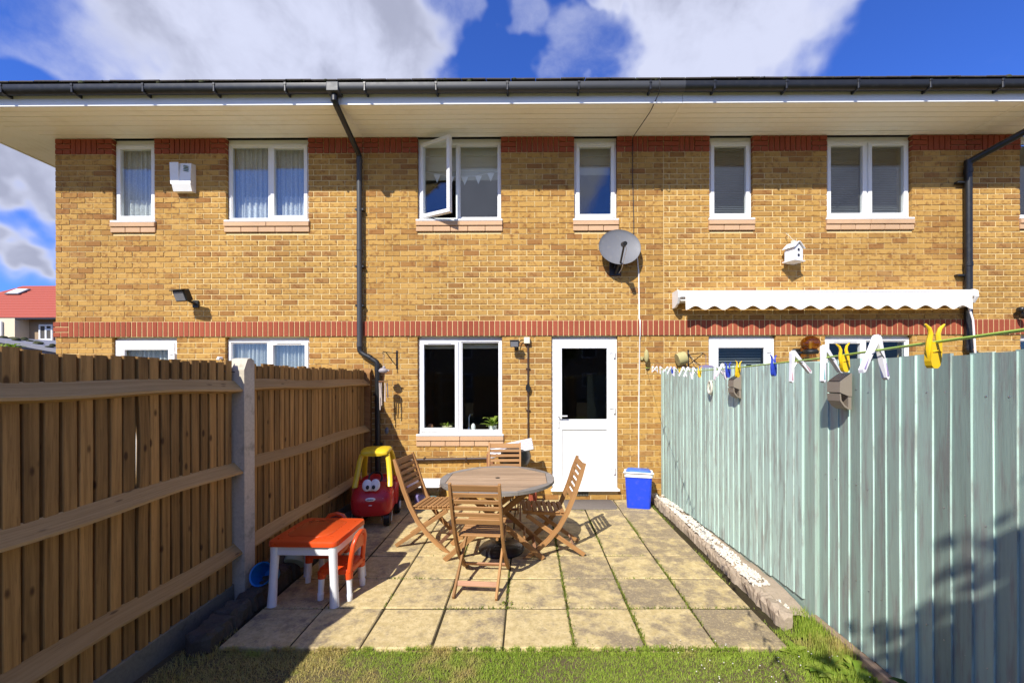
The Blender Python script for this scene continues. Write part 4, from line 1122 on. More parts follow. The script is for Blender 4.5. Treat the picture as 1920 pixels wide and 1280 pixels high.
for sx in (-1, 1):
    m = MB(); m.ellipsoid((sx * .03 - .002, -.343, .478), (.017, .006, .024), 12, 8, RX(-.25)); m.build('pupil', 'bbq_black', eo, local=True)
m = MB(); m.ellipsoid((0, -.368, .345), (.052, .012, .023), 18, 8, RX(-.35)); bo = m.build('badge', 'toy_white', tc_, local=True)
m = MB()
for q in range(6): m.box((-.027 + .011 * q, -.381, .346), (.007, .003, .013 if q % 2 else .009), RX(-.35), .001)
m.build('badge_lettering', 'bbq_black', bo, local=True)
m = MB(); m.ellipsoid((0, -.374, .28), (.02, .006, .006), 10, 6); m.build('mouth', 'toy_white', tc_, local=True)
m = MB(); m.tube([(0, -.1, .42), (0, -.06, .5)], .012, 8); m.tube([(.07 * math.cos(a), -.05 + .02 * math.sin(a), .52 + .065 * math.sin(a)) for a in [2 * math.pi * k / 16 for k in range(16)]], .011, 8, closed=True); m.build('steering_wheel', 'bbq_black', tc_, local=True)
tc_.scale = (1.1, 1., 1.); tc_.location = (-1.845, 5.02, .006); tc_.rotation_euler = (0, 0, math.radians(10))

# activity table
kt = thing('activity_table', 'child play table with orange top and white legs beside the brown fence', 'toy table', (0, 0, 0))
def rrect(x0, x1, y0, y1, r, n=5):
    pts = []
    for cx, cy, a in ((x1 - r, y1 - r, 0), (x0 + r, y1 - r, 90), (x0 + r, y0 + r, 180), (x1 - r, y0 + r, 270)):
        for k in range(n + 1): t = math.radians(a + 90 * k / n); pts.append((cx + r * math.cos(t), cy + r * math.sin(t)))
    return pts
def slab_round(mb, poly, z0, z1, b):
    """prism with softened top edge"""
    n = len(poly); cx = sum(p[0] for p in poly) / n; cy = sum(p[1] for p in poly) / n
    def inset(k): return [(cx + (x - cx) * (1 - k / abs(max(abs(poly[0][0] - cx), .05))), cy + (y - cy) * (1 - k / abs(max(abs(poly[0][0] - cx), .05)))) for x, y in poly]
    rings = [(poly, z0), (poly, z1 - b), (inset(b * .3), z1 - b * .3), (inset(b), z1)]
    vs = [(x, y, z) for r_, z in rings for x, y in r_]; fs = [tuple(range(n))[::-1], tuple(3 * n + i for i in range(n))]
    for j in range(3):
        for i in range(n): fs.append((j * n + i, j * n + (i + 1) % n, (j + 1) * n + (i + 1) % n, (j + 1) * n + i))
    mb.add(vs, fs, None, None, True)
m = MB(); slab_round(m, rrect(-.265, .265, -.27, .27, .045), .428, .466, .012); kto = m.build('top', 'toy_orange', kt, local=True)
m = MB(); slab_round(m, rrect(-.195, .15, -.17, .2, .07), .46, .4695, .003); m.build('tray', 'tray_orange', kto, local=True)
for sx in (-1, 1):
    m = MB(); m.box((sx * .232, 0, .395), (.02, .44, .07), None, .004); m.build('apron', 'toy_white', kt, local=True)
    m = MB(); m.box((0, sx * .236, .395), (.40, .02, .07), None, .004); m.build('apron', 'toy_white', kt, local=True)
    for sy in (-1, 1):
        m = MB(); loft_p = [(sx * .222, sy * .227, .43), (sx * .224, sy * .23, .36), (sx * .232, sy * .236, .2), (sx * .24, sy * .243, .0)]
        m.tube(loft_p, [.036, .031, .029, .034], 14); m.build('leg', 'toy_white', kt, local=True)
kt.scale = (1, 1, 1.065); kt.location = (-1.685, 3.335, .006); kt.rotation_euler = (0, 0, math.radians(-1.5))
def toy_chair():
    t = thing('toy_chair', '', 'toy chair', (0, 0, 0))
    m = MB(); slab_round(m, rrect(-.135, .135, -.13, .13, .04), .205, .245, .014); m.build('seat', 'toy_orange', t, local=True)
    m = MB()
    pts = [(-.115, -.115, .22), (-.112, -.125, .32), (-.1, -.14, .42), (-.06, -.15, .475), (0, -.153, .49), (.06, -.15, .475), (.1, -.14, .42), (.112, -.125, .32), (.115, -.115, .22)]
    m.tube(pts, .019, 10); m.grid(lambda u, v: Vector((-.1 + .2 * u, -.137 - .012 * v, .36 + .1 * v - .03 * abs(u - .5))), 8, 4); m.build('backrest', 'toy_orange', t, local=True)
    for sx in (-1, 1):
        for sy in (-1, 1):
            m = MB(); m.tube([(sx * .108, sy * .105, .215), (sx * .111, sy * .108, .165)], [.034, .029], 12); so = m.build('leg_socket', 'toy_orange', t, local=True)
            m = MB(); m.tube([(sx * .111, sy * .108, .17), (sx * .115, sy * .113, .055), (sx * .115, sy * .113, .05), (sx * .116, sy * .114, .0)], [.024, .0205, .025, .022], 12); m.build('leg', 'toy_white', t, local=True)
    return t
k1 = toy_chair(); k2 = copy_tree(k1)
for k, x, y, a, lb in ((k1, -1.49, 3.30, 88, 'small orange plastic chair with white legs tucked under the play table side facing the lawn chairs'), (k2, -1.735, 3.575, 180, 'small orange plastic chair at the far edge of the play table')):
    k.location = (x, y, .006); k.rotation_euler = (0, 0, math.radians(a)); k['label'] = lb; k['group'] = 'toy chairs at the play table'
k1['label'] = 'small orange plastic chair with white legs pushed under the sunny side of the play table'
# blue bucket lying, pale green tub
m = MB(); m.lathe([(.0, 0), (.06, 0), (.085, .16), (.09, .165), (.08, .16), (.055, .01)], (-2.07, 3.33, .13), 20, RX(math.radians(62)) @ RZ(.4)); tag(m.build('bucket', 'sky_blue_plastic'), 'bright blue plastic bucket tipped over on the dark stone edging', 'bucket')
m = MB(); prof = []
for k in range(12): prof.append((.085 + .006 * (k % 2) + .003 * k, .018 * k))
prof += [(.125, .2), (.1, .19), (.085, .02)]
m.lathe(prof, (-2.02, 3.56, .12), 24, RX(math.radians(-48)) @ RZ(.6)); tag(m.build('ribbed_tub', 'pale_green_plastic'), 'pale green ribbed plastic tub lying behind the play table', 'tub')
# cool box
cb = thing('cool_box', 'blue cool box with white rim standing by the stone edging', 'cool box', (0, 0, 0))
def tap_box(mb, w0, d0, w1, d1, z0, z1, r):
    a = rrect(-w0 / 2, w0 / 2, -d0 / 2, d0 / 2, r); b = rrect(-w1 / 2, w1 / 2, -d1 / 2, d1 / 2, r); n = len(a)
    vs = [(x, y, z0) for x, y in a] + [(x, y, z1) for x, y in b]
    mb.add(vs, [tuple(range(n))[::-1], tuple(range(n, 2 * n))] + [(i, (i + 1) % n, n + (i + 1) % n, n + i) for i in range(n)], None, None, True)
m = MB(); tap_box(m, .30, .22, .345, .262, 0, .42, .035); m.build('body', 'cool_blue', cb, local=True)
m = MB(); tap_box(m, .365, .28, .372, .287, .415, .465, .04); lo_ = m.build('rim', 'toy_white', cb, local=True)
m = MB(); tap_box(m, .33, .245, .28, .2, .462, .492, .04); m.build('lid', 'lid_blue', cb, local=True)
m = MB(); m.tube([(-.186, 0, .43), (-.192, -.02, .455), (-.185, -.15, .475), (0, -.155, .478), (.185, -.15, .475), (.192, -.02, .455), (.186, 0, .43)], .009, 8); m.build('handle', 'toy_white', cb, local=True)
cb.location = (1.49, 5.52, .006); cb.rotation_euler = (0, 0, math.radians(-14))
m = MB(); slab_round(m, rrect(.50, 1.19, 5.37, 5.78, .07), .008, .02, .006); tag(m.build('door_mat', 'mat_rubber'), 'grey brown rounded door mat in front of the white door', 'mat')
# clear storage box and bag
sb = thing('storage_box', 'clear plastic storage box with white lid against the wall behind the chair', 'storage box', (-1.36, 5.52, 0))
m = MB(); tap_box(m, .38, .29, .42, .33, 0, .30, .03); m.v = [(a - 1.36, b + 5.52, c + .006) for a, b, c in m.v]; m.build('tub', 'clear_plastic', sb)
m = MB(); tap_box(m, .45, .36, .44, .35, .30, .335, .03); m.v = [(a - 1.36, b + 5.52, c + .006) for a, b, c in m.v]; m.build('lid', 'toy_white', sb)
m = MB(); m.box((-1.42, 5.5, .10), (.16, .16, .17), RZ(.4), .02); tag(m.build('toy_block', 'peg_purple'), 'mauve toy block inside the clear storage box', 'toy')
m = MB(); m.box((-1.27, 5.47, .085), (.11, .14, .14), RZ(-.3), .02); tag(m.build('toy_block', 'peg_teal'), 'turquoise toy block inside the clear storage box', 'toy')
m = MB(); loft(m, [(-.06, 0, .05, .0, .2), (-.04, 0, .085, .0, .29), (.04, 0, .085, .0, .29), (.06, 0, .05, .0, .2)], 18, .7); bgo = m.build('paper_bag', 'brown_bag'); bgo.location = (-1.02, 5.56, .006); bgo.rotation_euler = (0, 0, .35); tag(bgo, 'bulging mustard brown sack leaning by the storage box', 'sack')
# barbecue with striped cushion
bq = thing('barbecue', 'small black kettle barbecue behind the far folding chair', 'barbecue', (-.17, 5.52, 0))
m = MB(); m.lathe([(0, .50), (.12, .52), (.2, .60), (.225, .68), (.2, .77), (.1, .815), (0, .825)], (-.17, 5.5, 0), 26); m.build('bowl', 'bbq_black', bq)
for a in (0.3, 2.4, 4.5):
    m = MB(); m.tube([(-.17 + .12 * math.cos(a), 5.5 + .12 * math.sin(a), .56), (-.17 + .24 * math.cos(a), 5.5 + .22 * math.sin(a), .0)], .011, 8); m.build('leg', 'bbq_black', bq)
m = MB(); m.box((-.21, 5.43, .80), (.58, .035, .16), RY(-.21) @ RX(-.5), .012); tag(m.build('striped_cushion', 'striped_cloth'), 'white and grey striped cushion lying across the barbecue', 'cushion')
m = MB(); m.box((-.49, 5.5, .62), (.09, .2, .22), None, .01); m.build('side_shelf', 'rust_wood', bq)
m = MB(); m.box((.02, 5.28, .26), (.10, .08, .20), RZ(.2), .01); m.v = [(a + .05, b + .22, c - .15) for a, b, c in m.v]; tag(m.build('brick_block', 'red_brick'), 'loose red brick standing on the paving by the wall', 'brick')

# ================================================================== things on the wall
# satellite dish
sd = thing('satellite_dish', 'grey oval satellite dish on the wall beneath the narrow upstairs window', 'satellite dish', (1.27, WALL, 3.25))
nrm = Vector((.03, -.97, .22)).normalized(); q = nrm.to_track_quat('Z', 'Y').to_matrix(); dc = Vector((1.287, 5.69, 3.535))
m = MB(); prof = [(.0, -.05)] + [(r_, -.05 + .05 * (r_ / .3) ** 2) for r_ in (.05, .1, .15, .2, .25, .29)] + [(.296, .002), (.29, -.006), (.2, -.034), (.1, -.052), (0, -.058)]
m.lathe(prof, dc, 40, q, None, .99, .90); m.build('reflector', 'dish_grey', sd)
bot = dc + q @ Vector((0, -.25, -.02)) if (q @ Vector((0, -.3, 0))).z < 0 else dc + q @ Vector((0, .25, -.02))
lnb = Vector((1.273, 5.365, 3.468))
m = MB(); m.bar(bot + Vector((.0, .02, 0)), lnb, .022, .03, .004); m.build('arm', 'black_plastic', sd)
m = MB(); dvl = (dc - lnb).normalized(); m.tube([lnb - dvl * .06, lnb - dvl * .0, lnb + dvl * .05], [.028, .033, .038], 12); m.build('receiver', 'black_plastic', sd)
m = MB(); m.bar((1.25, WALL - .01, 3.27), dc + Vector((.0, .05, -.08)), .045, .045, .005); m.box((1.25, WALL - .008, 3.27), (.16, .012, .2), None, .003); m.bar((1.25, WALL - .02, 3.2), bot + Vector((0, .03, .03)), .03, .03, .003); m.build('bracket', 'black_metal', sd)
m = MB(); m.tube(smooth([lnb, lnb + Vector((.03, .0, -.06)), bot + Vector((.03, .05, -.05)), (1.3, WALL - .01, 3.2)]), .004, 6); m.build('lead', 'peg_white', sd)
# cables
m = MB(); m.tube(smooth([(1.56, SO_Y + .0, 5.36), (1.62, SO_Y - .13, 5.34), (1.62, SO_Y - .12, 5.2), (1.58, SO_Y + .12, 5.11), (1.45, SO_Y + .5, 5.0), (1.5, WALL - .012, 5.05), (1.5, WALL - .01, 4.6), (1.515, WALL - .01, 3.9), (1.51, WALL - .01, 3.55)]), .0055, 6); tag(m.build('black_cable', 'black_plastic'), 'thin black cable running from the gutter down to the dish', 'cable')
m = MB(); m.tube([(1.56, WALL - .008, 3.45), (1.585, WALL - .006, 3.2), (1.59, WALL - .006, 2.56), (1.595, WALL - .028, 2.53), (1.595, WALL - .028, 2.31), (1.595, WALL - .006, 2.28), (1.58, WALL - .006, 1.2), (1.575, WALL - .006, .05)], .008, 7); tag(m.build('white_cable', 'pvc_white'), 'white cable clipped down the brickwork from the dish to the cool box', 'cable')
# alarm box
ab = thing('alarm_box', 'white plastic burglar alarm box between two lace-curtained upstairs windows', 'alarm box', (-4.84, WALL, 4.6))
m = MB(); X0, X1 = -4.985, -4.68; yb = WALL; 
sec = [(yb, 4.36), (yb - .07, 4.36), (yb - .10, 4.45), (yb - .085, 4.745), (yb, 4.76)]
vs = [Vector((x, a, b)) for x in (X0 + .02, X1 - .02) for a, b in sec]; n = 5
m.add(vs, [(0, 1, 2, 3, 4), (9, 8, 7, 6, 5)] + [(i, 5 + i, 5 + (i + 1) % 5, (i + 1) % 5) for i in range(5)]); m.build('case', 'pvc_white', ab)
m = MB(); m.box((X0 + .062, yb - .1, 4.60), (.125, .012, .3), RX(.045), .004); m.build('side_panel', 'toy_white', ab)
m = MB()
for q_ in range(4): m.box((X1 - .085, yb - .0995 + q_ * .001, 4.70 - q_ * .022), (.07, .008, .008), RX(.045) @ RY(.2), .001)
m.build('louvre', 'leaf_green', ab)
# floodlights
def floodlight(name, label, x, z, s, tilt, yaw, boxmat):
    t = thing(name, label, 'floodlight', (x, WALL, z))
    Rm = RZ(yaw) @ RX(tilt); c = Vector((x, WALL - .17 * s - .03, z))
    m = MB(); m.box(c, (.2 * s, .09 * s, .15 * s), Rm, .012 * s); m.box(c + Rm @ Vector((0, -.045 * s, .08 * s)), (.21 * s, .05 * s, .012), Rm, .003); m.build('housing', boxmat, t)
    m = MB(); m.box(c + Rm @ Vector((0, -.046 * s, -.003)), (.165 * s, .008, .115 * s), Rm, .003); m.build('glass', 'dish_grey', t)
    m = MB(); m.bar(c + Rm @ Vector((0, .03, -.06 * s)), (x + .02, WALL - .02, z - .08 * s), .03, .03, .004); m.box((x + .02, WALL - .012, z - .08 * s), (.08 * s, .024, .1 * s), None, .005); m.build('bracket', boxmat, t)
    return t
floodlight('floodlight', 'black floodlight on the brickwork above the red band of the end house', -4.72, 2.87, 1.05, math.radians(22), math.radians(-14), 'black_plastic')
f2 = floodlight('floodlight', 'small grey floodlight between the kitchen window and the white door', -.17, 2.2, .62, math.radians(8), math.radians(-5), 'grey_plastic')
cdt = thing('cable_conduit', 'brown conduit with cream junction box running down beside the kitchen window', 'conduit', (.015, WALL, .7))
m = MB(); m.tube([(.015, WALL - .014, 2.22), (.015, WALL - .014, .62)], .013, 10); m.build('conduit', 'brown_plastic', cdt)
m = MB(); m.box((.0, WALL - .03, 2.255), (.085, .06, .09), None, .006); m.build('junction_box', 'cream_plastic', cdt)
m = MB(); m.tube(smooth([(-.04, WALL - .03, 2.26), (-.09, WALL - .04, 2.26), (-.12, WALL - .05, 2.2), (-.13, WALL - .04, 2.13)]), .006, 6); m.build('lead', 'black_plastic', cdt)
for z in (1.86, 1.27):
    m = MB(); m.box((.015, WALL - .012, z), (.06, .03, .018), None, .004); m.build('clip', 'brown_plastic', cdt)
m = MB(); m.prism([(.015, 1.66), (.05, 1.60), (.04, 1.54), (.015, 1.52), (-.02, 1.57), (-.015, 1.62)], -.05, -.0, XZ(WALL)); m.build('sensor', 'black_plastic', cdt)
wp = thing('waste_pipe', 'brown waste pipe running along the brickwork below the kitchen window', 'pipe', (-1.1, WALL, .58))
m = MB(); m.tube([(-1.72, WALL - .035, .575), (-.55, WALL - .035, .595)], .021, 12); m.build('pipe', 'brown_plastic', wp)
for x in (-1.45, -.86):
    m = MB(); m.box((x, WALL - .03, .585), (.022, .06, .055), None, .005); m.build('clip', 'brown_plastic', wp)
m = MB(); m.ellipsoid((-1.99, WALL - .004, .985), (.028, .025, .05), 14, 10); tag(m.build('wall_vent', 'dish_grey'), 'small oval vent cover on the shaded brickwork by the downpipe', 'vent')
ag = MB(); ag.box((.78, WALL - .004, .085), (.17, .012, .055), None, .002); ao = ag.build('air_brick', 'mould_concrete', hm)
for i in range(7):
    m = MB(); m.box((.715 + i * .022, WALL - .0115, .085), (.012, .006, .04), None, .001); m.build('slot', 'black_plastic', ao)
# hanging bracket and wind chime
hb = thing('hanging_basket_bracket', 'black iron bracket on the wall beside the downpipe', 'bracket', (-1.84, WALL, 1.98))
m = MB(); m.box((-1.845, WALL - .006, 1.99), (.022, .012, .26), None, .002); m.tube([(-1.845, WALL - .01, 2.085), (-1.94, WALL - .2, 2.085), (-1.955, WALL - .24, 2.09), (-1.96, WALL - .25, 2.07), (-1.955, WALL - .24, 2.055)], .006, 7); m.tube([(-1.845, WALL - .01, 1.90), (-1.87, WALL - .08, 1.95), (-1.935, WALL - .19, 2.083)], .006, 7); m.build('arm', 'black_metal', hb)
wc = thing('wind_chime', 'grey bird wind chime hanging from the iron bracket', 'wind chime', (-1.955, WALL - .245, 1.6))
cx, cy = -1.955, WALL - .245
m = MB(); m.tube([(cx, cy, 2.06), (cx, cy, 1.87)], .0015, 5); m.build('string', 'rope', wc)
m = MB(); m.ellipsoid((cx, cy, 1.83), (.062, .05, .04), 18, 10); m.ellipsoid((cx + .01, cy, 1.875), (.022, .022, .022), 12, 8); m.box((cx + .07, cy, 1.835), (.03, .012, .02), RY(.5), .003); m.build('bird', 'wind_ceramic', wc)
m = MB(); m.lathe([(.06, 0), (.062, .012), (0, .012)], (cx, cy, 1.68), 18); m.tube([(cx, cy, 1.69), (cx, cy, 1.79)], .0015, 5); m.build('disc', 'rust_wood', wc)
for k in range(6):
    a = 2 * math.pi * k / 6 + .3; L = .20 + .055 * (k % 4)
    m = MB(); p0 = Vector((cx + .05 * math.cos(a), cy + .05 * math.sin(a), 1.665)); m.tube([p0, p0 + Vector((.012 * math.cos(a * 2), 0, -L))], .008, 8); m.tube([p0, p0 + Vector((0, 0, .02))], .0012, 4); m.build('chime', 'chime_metal', wc)
# bird house
bh = thing('bird_house', 'white two-hole wooden bird house hanging on the brickwork above the awning', 'bird house', (0, 0, 0))
m = MB(); m.prism([(-.085, 0), (.085, 0), (.085, .16), (0, .235), (-.085, .16)], -.07, .07, lambda a, b, dd: Vector((a, dd, b))); m.build('box', 'toy_white', bh, local=True)
for sx in (-1, 1):
    m = MB(); m.box((sx * .058, 0, .212), (.135, .18, .012), RY(sx * .72), .002); m.build('roof_panel', 'toy_white', bh, local=True)
m = MB(); m.box((0, 0, -.006), (.22, .18, .014), None, .003); m.build('base', 'toy_white', bh, local=True)
for z in (.07, .145):
    m = MB(); m.tube([(0, -.068, z), (0, -.073, z)], .02, 14); m.build('hole', 'bbq_black', bh, local=True)
m = MB(); m.box((0, 0, .265), (.05, .05, .05), None, .004); m.tube([(0, 0, .28), (-.02, .04, .36), (-.04, .08, .41)], .003, 6); m.build('hanger', 'rope', bh, local=True)
bh.location = (3.70, WALL - .115, 3.33); bh.rotation_euler = (0, 0, math.radians(22))
m = MB(); m.tube([(3.66, WALL + .02, 3.70), (3.66, WALL - .05, 3.72)], .005, 6); tag(m.build('wall_hook', 'rust_wood'), 'small rusty hook in the brickwork above the bird house', 'hook')
# awning
aw = thing('awning', 'cream retracted awning with scalloped valance above the neighbouring back door', 'awning', (4.1, WALL, 2.8))
ax0, ax1 = 2.06, 6.12
m = MB(); m.box(((ax0 + ax1) / 2, WALL - .09, 2.905), (ax1 - ax0 - .04, .18, .03), None, .006); m.box(((ax0 + ax1) / 2, WALL - .05, 2.83), (ax1 - ax0 - .06, .1, .11), None, .02); m.build('cassette', 'pvc_white', aw)
m = MB(); m.box(((ax0 + ax1) / 2, WALL - .205, 2.85), (ax1 - ax0 - .06, .035, .062), None, .01); m.build('front_rail', 'pvc_white', aw)
for sx, x in ((-1, ax0 + .012), (1, ax1 - .012)):
    m = MB(); m.prism([(-.23, 2.90), (-.24, 2.82), (-.19, 2.74), (-.1, 2.70), (-.0, 2.70), (0, 2.925), (-.19, 2.925)], x - .014, x + .014, lambda a, b, dd: Vector((dd, WALL + a, b))); m.build('end_cap', 'pvc_white', aw)
m = MB(); nsc = 15
def val(u, v):
    x = ax0 + .10 + (ax1 - ax0 - .17) * u; zb = 2.672 - .026 * math.cos(u * nsc * 2 * math.pi)
    return Vector((x, WALL - .222 - .012 * v * math.sin(u * 31) - .01 * v, 2.83 + (zb - 2.83) * v))
m.grid(val, 200, 6); m.build('valance', 'awning_cloth', aw)
m = MB(); m.tube([(ax1 - .08, WALL - .17, 2.74), (ax1 - .04, WALL - .2, 2.5), (ax1 + .02, WALL - .2, 1.6)], .012, 8); m.build('crank_rod', 'pvc_white', aw)
# globe lamp, roll, brackets on the neighbour's wall
gl = thing('globe_lamp', 'amber glass globe wall lamp between the neighbouring door and window', 'lamp', (3.9, WALL, 2.1))
gx, gz = 3.89, 2.19
m = MB(); m.ellipsoid((gx, WALL - .17, gz), (.118, .118, .105), 24, 16); m.build('globe', 'amber_glass', gl)
m = MB(); m.lathe([(.09, 0), (.1, .03), (.085, .06), (.06, .07)], (gx, WALL - .17, gz - .145), 20); m.box((gx - .1, WALL - .03, gz - .12), (.1, .06, .12), None, .02); m.bar((gx - .1, WALL - .05, gz - .12), (gx, WALL - .17, gz - .12), .05, .04, .006); m.build('fitting', 'black_plastic', gl)
m = MB(); m.tube([(gx, WALL - .17, gz - .08), (gx, WALL - .17, gz + .03)], .018, 10); m.build('bulb', 'toy_white', gl)
m = MB(); m.tube([(2.10, WALL - .12, 1.98), (2.10, WALL - .02, 1.98)], .01, 6); m.lathe([(.0, -.06), (.085, -.06), (.09, -.02), (.09, .04), (.085, .06), (.05, .06), (.04, .0), (0, 0)], (2.14, WALL - .12, 1.99), 22, RY(math.radians(74)) @ RZ(.3)); tag(m.build('hanging_pot', 'moss_yellow'), 'pale mossy plant pot hung on the wall by the neighbouring back door', 'pot')
m = MB(); m.box((1.62, WALL - .015, 2.0), (.035, .03, .05), None, .004); m.ellipsoid((1.66, WALL - .11, 2.03), (.034, .034, .09), 14, 10); m.bar((1.64, WALL - .02, 2.0), (1.66, WALL - .1, 2.03), .02, .02, .002); tag(m.build('wall_bulb_lamp', 'moss_yellow'), 'slim olive bulkhead lamp on the wall where the washing line ends', 'lamp')
hb2 = thing('hanging_basket_bracket', 'black iron bracket with a purple covered basket behind the teal fence', 'bracket', (2.35, WALL, 2.0))
m = MB(); m.box((2.28, WALL - .006, 2.0), (.02, .012, .24), None, .002); m.tube([(2.28, WALL - .01, 2.05), (2.40, WALL - .2, 2.06), (2.42, WALL - .24, 2.03)], .006, 6); m.tube([(2.28, WALL - .01, 1.9), (2.40, WALL - .2, 2.05)], .006, 6); m.tube([(2.28, WALL - .01, 2.08), (2.36, WALL - .1, 1.9)], .004, 6); m.build('arm', 'black_metal', hb2)
m = MB(); m.lathe([(.0, .09), (.08, .075), (.13, .03), (.145, -.02), (.1, -.1), (0, -.12)], (2.42, WALL - .26, 1.81), 22); m.tube([(2.42, WALL - .26, 2.03), (2.42, WALL - .26, 1.89)], .003, 5); m.build('basket', 'purple_cloth', hb2)
m = MB(); m.box((5.62, WALL - .006, 1.98), (.016, .012, .2), None, .002); m.tube([(5.62, WALL - .01, 2.03), (5.5, WALL - .16, 1.93)], .004, 6); m.tube([(5.9, WALL - .01, 1.96), (5.62, WALL - .1, 1.9)], .003, 6); tag(m.build('wire_bracket', 'black_metal'), 'thin wire bracket on the wall under the awning', 'bracket')
m = MB(); m.ellipsoid((6.86, WALL - .09, 2.66), (.04, .05, .04), 12, 8); m.ellipsoid((6.9, WALL - .1, 2.57), (.04, .06, .045), 12, 8); m.bar((6.9, WALL - .01, 2.63), (6.89, WALL - .1, 2.6), .05, .05, .006); tag(m.build('twin_spotlight', 'black_plastic'), 'black twin spotlight on the far house above the red band', 'floodlight')
m = MB(); m.tube([(-4.34, WALL + .01, 2.02), (-4.34, WALL - .06, 2.02), (-4.34, WALL - .075, 1.99)], .02, 10); tag(m.build('overflow_pipe', 'pvc_white'), 'short white overflow pipe poking from the end house wall above the fence', 'pipe')

# ================================================================== on the teal fence
def solar_light(y, z, s, label):
    x = FX(y) - .004
    t = thing('solar_light', label, 'solar light', (x, y, z), 'solar lights screwed to the teal fence')
    fr = lambda a, b, dd: Vector((x + a * s, y + dd * s, z + b * s))
    m = MB(); m.prism([(0, .10), (-.075, .045), (-.078, -.02), (-.02, -.045), (0, -.045)], -.055, .055, fr); m.build('housing', 'solar_brown', t)
    m = MB(); m.prism([(-.006, .10), (-.0755, .049), (-.0735, .053), (-.004, .104)], -.048, .048, fr); m.build('panel', 'solar_panel', t)
    m = MB(); m.prism([(-.078, -.03), (-.074, -.075), (-.05, -.11), (-.02, -.13), (-.02, -.122), (-.045, -.1), (-.066, -.07), (-.07, -.03)], -.055, .055, fr); m.prism([(0, -.04), (0, -.13), (-.02, -.13), (-.02, -.04)], -.05, .05, fr); m.build('lens', 'solar_brown', t)
solar_light(3.87, 1.655, .95, 'small bronze solar light on the pale teal fence bay')
solar_light(2.66, 1.645, 1.0, 'bronze solar light with curved lens on the greyer teal fence bay')
m = MB(); yy = 4.35; xx = FX(yy) - .02; m.tube([(xx - .012, yy + .04 * math.cos(a), 1.62 + .065 * math.sin(a)) for a in [2 * math.pi * k / 20 for k in range(20)]], .012, 8, closed=True); m.tube([(xx + .02, yy, 1.69), (xx - .02, yy, 1.685)], .005, 6); tag(m.build('rope_ring', 'rope'), 'coiled cream rope ring hung on the teal fence', 'rope')
# washing line with pegs
def LX(y): return 1.68 - .2 * (5.8 - y)
LZP = [(-2.2, 1.86), (0, 1.785), (.66, 1.772), (.99, 1.764), (1.67, 1.758), (2.52, 1.758), (3.97, 1.808), (5.81, 1.866)]
def LZ(y):
    for (a, za), (b, zb) in zip(LZP[:-1], LZP[1:]):
        if a <= y <= b: return za + (zb - za) * (y - a) / (b - a)
    return LZP[0][1] if y < 0 else LZP[-1][1]
m = MB(); ys = [5.80 - .1 * k for k in range(80)]; m.tube([(LX(y), y, LZ(y)) for y in ys], .0024, 7)
m.tube([(LX(5.8), 5.82, LZ(5.8)), (LX(5.8), 5.78, LZ(5.8))], .007, 8); tag(m.build('washing_line', 'line_green'), 'lime green washing line stretched from the house wall past the teal fence', 'washing line')
yend = ys[-1]; m = MB(); m.tube([(LX(yend), yend - .03, -.05), (LX(yend), yend - .03, 2.0)], .03, 12); m.lathe([(.034, 0), (.034, .03), (0, .04)], (LX(yend), yend - .03, 2.0), 12); tag(m.build('line_post', 'steel'), 'steel washing line post in the lawn', 'post')
def a_peg(y, accent, label, ang=0., group=None, s=1.05, spread=.062, mat='peg_white'):
    t = thing('clothes_peg', label, 'peg', (LX(y), y, LZ(y)), group)
    for sg in (-1, 1):
        m = MB(); p = [(-.004, .046), (.006, .053), (.014, .046), (.016 + spread * .25, -.0), (.006 + spread, -.078), (spread, -.088), (spread - .010, -.082), (.004 + spread * .22, -.006), (.002, .022)]
        p = [(a * sg * s, b * s) for a, b in p]
        m.prism(p if sg > 0 else p[::-1], -.008 * s + .0005 * sg, .008 * s + .0005 * sg, lambda a, b, dd: Vector((a, dd, b))); l_ = m.build('prong', mat, t, local=True)
        m = MB(); p2 = [(.010 + spread * .55, -.035), (spread + .001, -.074), (spread - .007, -.076)]; p2 = [(a * sg * s, b * s) for a, b in p2]
        m.prism(p2 if sg > 0 else p2[::-1], -.0095 * s, .0095 * s, lambda a, b, dd: Vector((a, dd, b))); m.build('grip', accent, l_, local=True)
    m = MB(); m.tube([(-spread * .5 * s, -.008, -.02 * s), (0, -.011, .0), (spread * .5 * s, -.008, -.02 * s)], .0022, 6); m.build('spring', 'steel', t, local=True)
    t.rotation_euler = (U(-.08, .08), ang, U(-.3, .3) + .25); t.scale = (.52, .52, .56)
def clip_peg(y, mat, label, group=None, s=1.):
    t = thing('clothes_peg', label, 'peg', (LX(y), y, LZ(y)), group)
    m = MB(); m.prism([(a * s, b * s) for a, b in [(-.018, .0), (-.0205, -.03), (-.0195, -.058), (-.0155, -.072), (-.0075, -.08), (.0075, -.08), (.0155, -.072), (.0195, -.058), (.0205, -.03), (.018, .0)]], -.012 * s, .012 * s, lambda a, b, dd: Vector((a, dd, b))); m.build('body', mat, t, local=True)
    for sg in (-1, 1):
        m = MB(); m.tube([(sg * .013 * s, 0, -.05 * s), (sg * .02 * s, 0, -.02 * s), (sg * .018 * s, 0, .005 * s), (sg * .014 * s, 0, .025 * s), (sg * .02 * s, 0, .042 * s), (sg * .036 * s, 0, .055 * s)], [.007 * s, .009 * s, .0085 * s, .0075 * s, .006 * s, .003 * s], 8); m.build('prong', mat, t, local=True)
    m = MB(); m.tube([(-.016 * s, -.0125 * s, -.03 * s), (0, -.016 * s, -.026 * s), (.016 * s, -.0125 * s, -.03 * s)], .002, 6); m.build('spring', mat, t, local=True)
    t.rotation_euler = (U(-.06, .06), U(-.08, .08), U(-.3, .3) + .2); t.scale = (.46, .46, .52)
def yat(px): return (1.68 - .2 * 5.8) / ((px - 985) / 771 - .2)
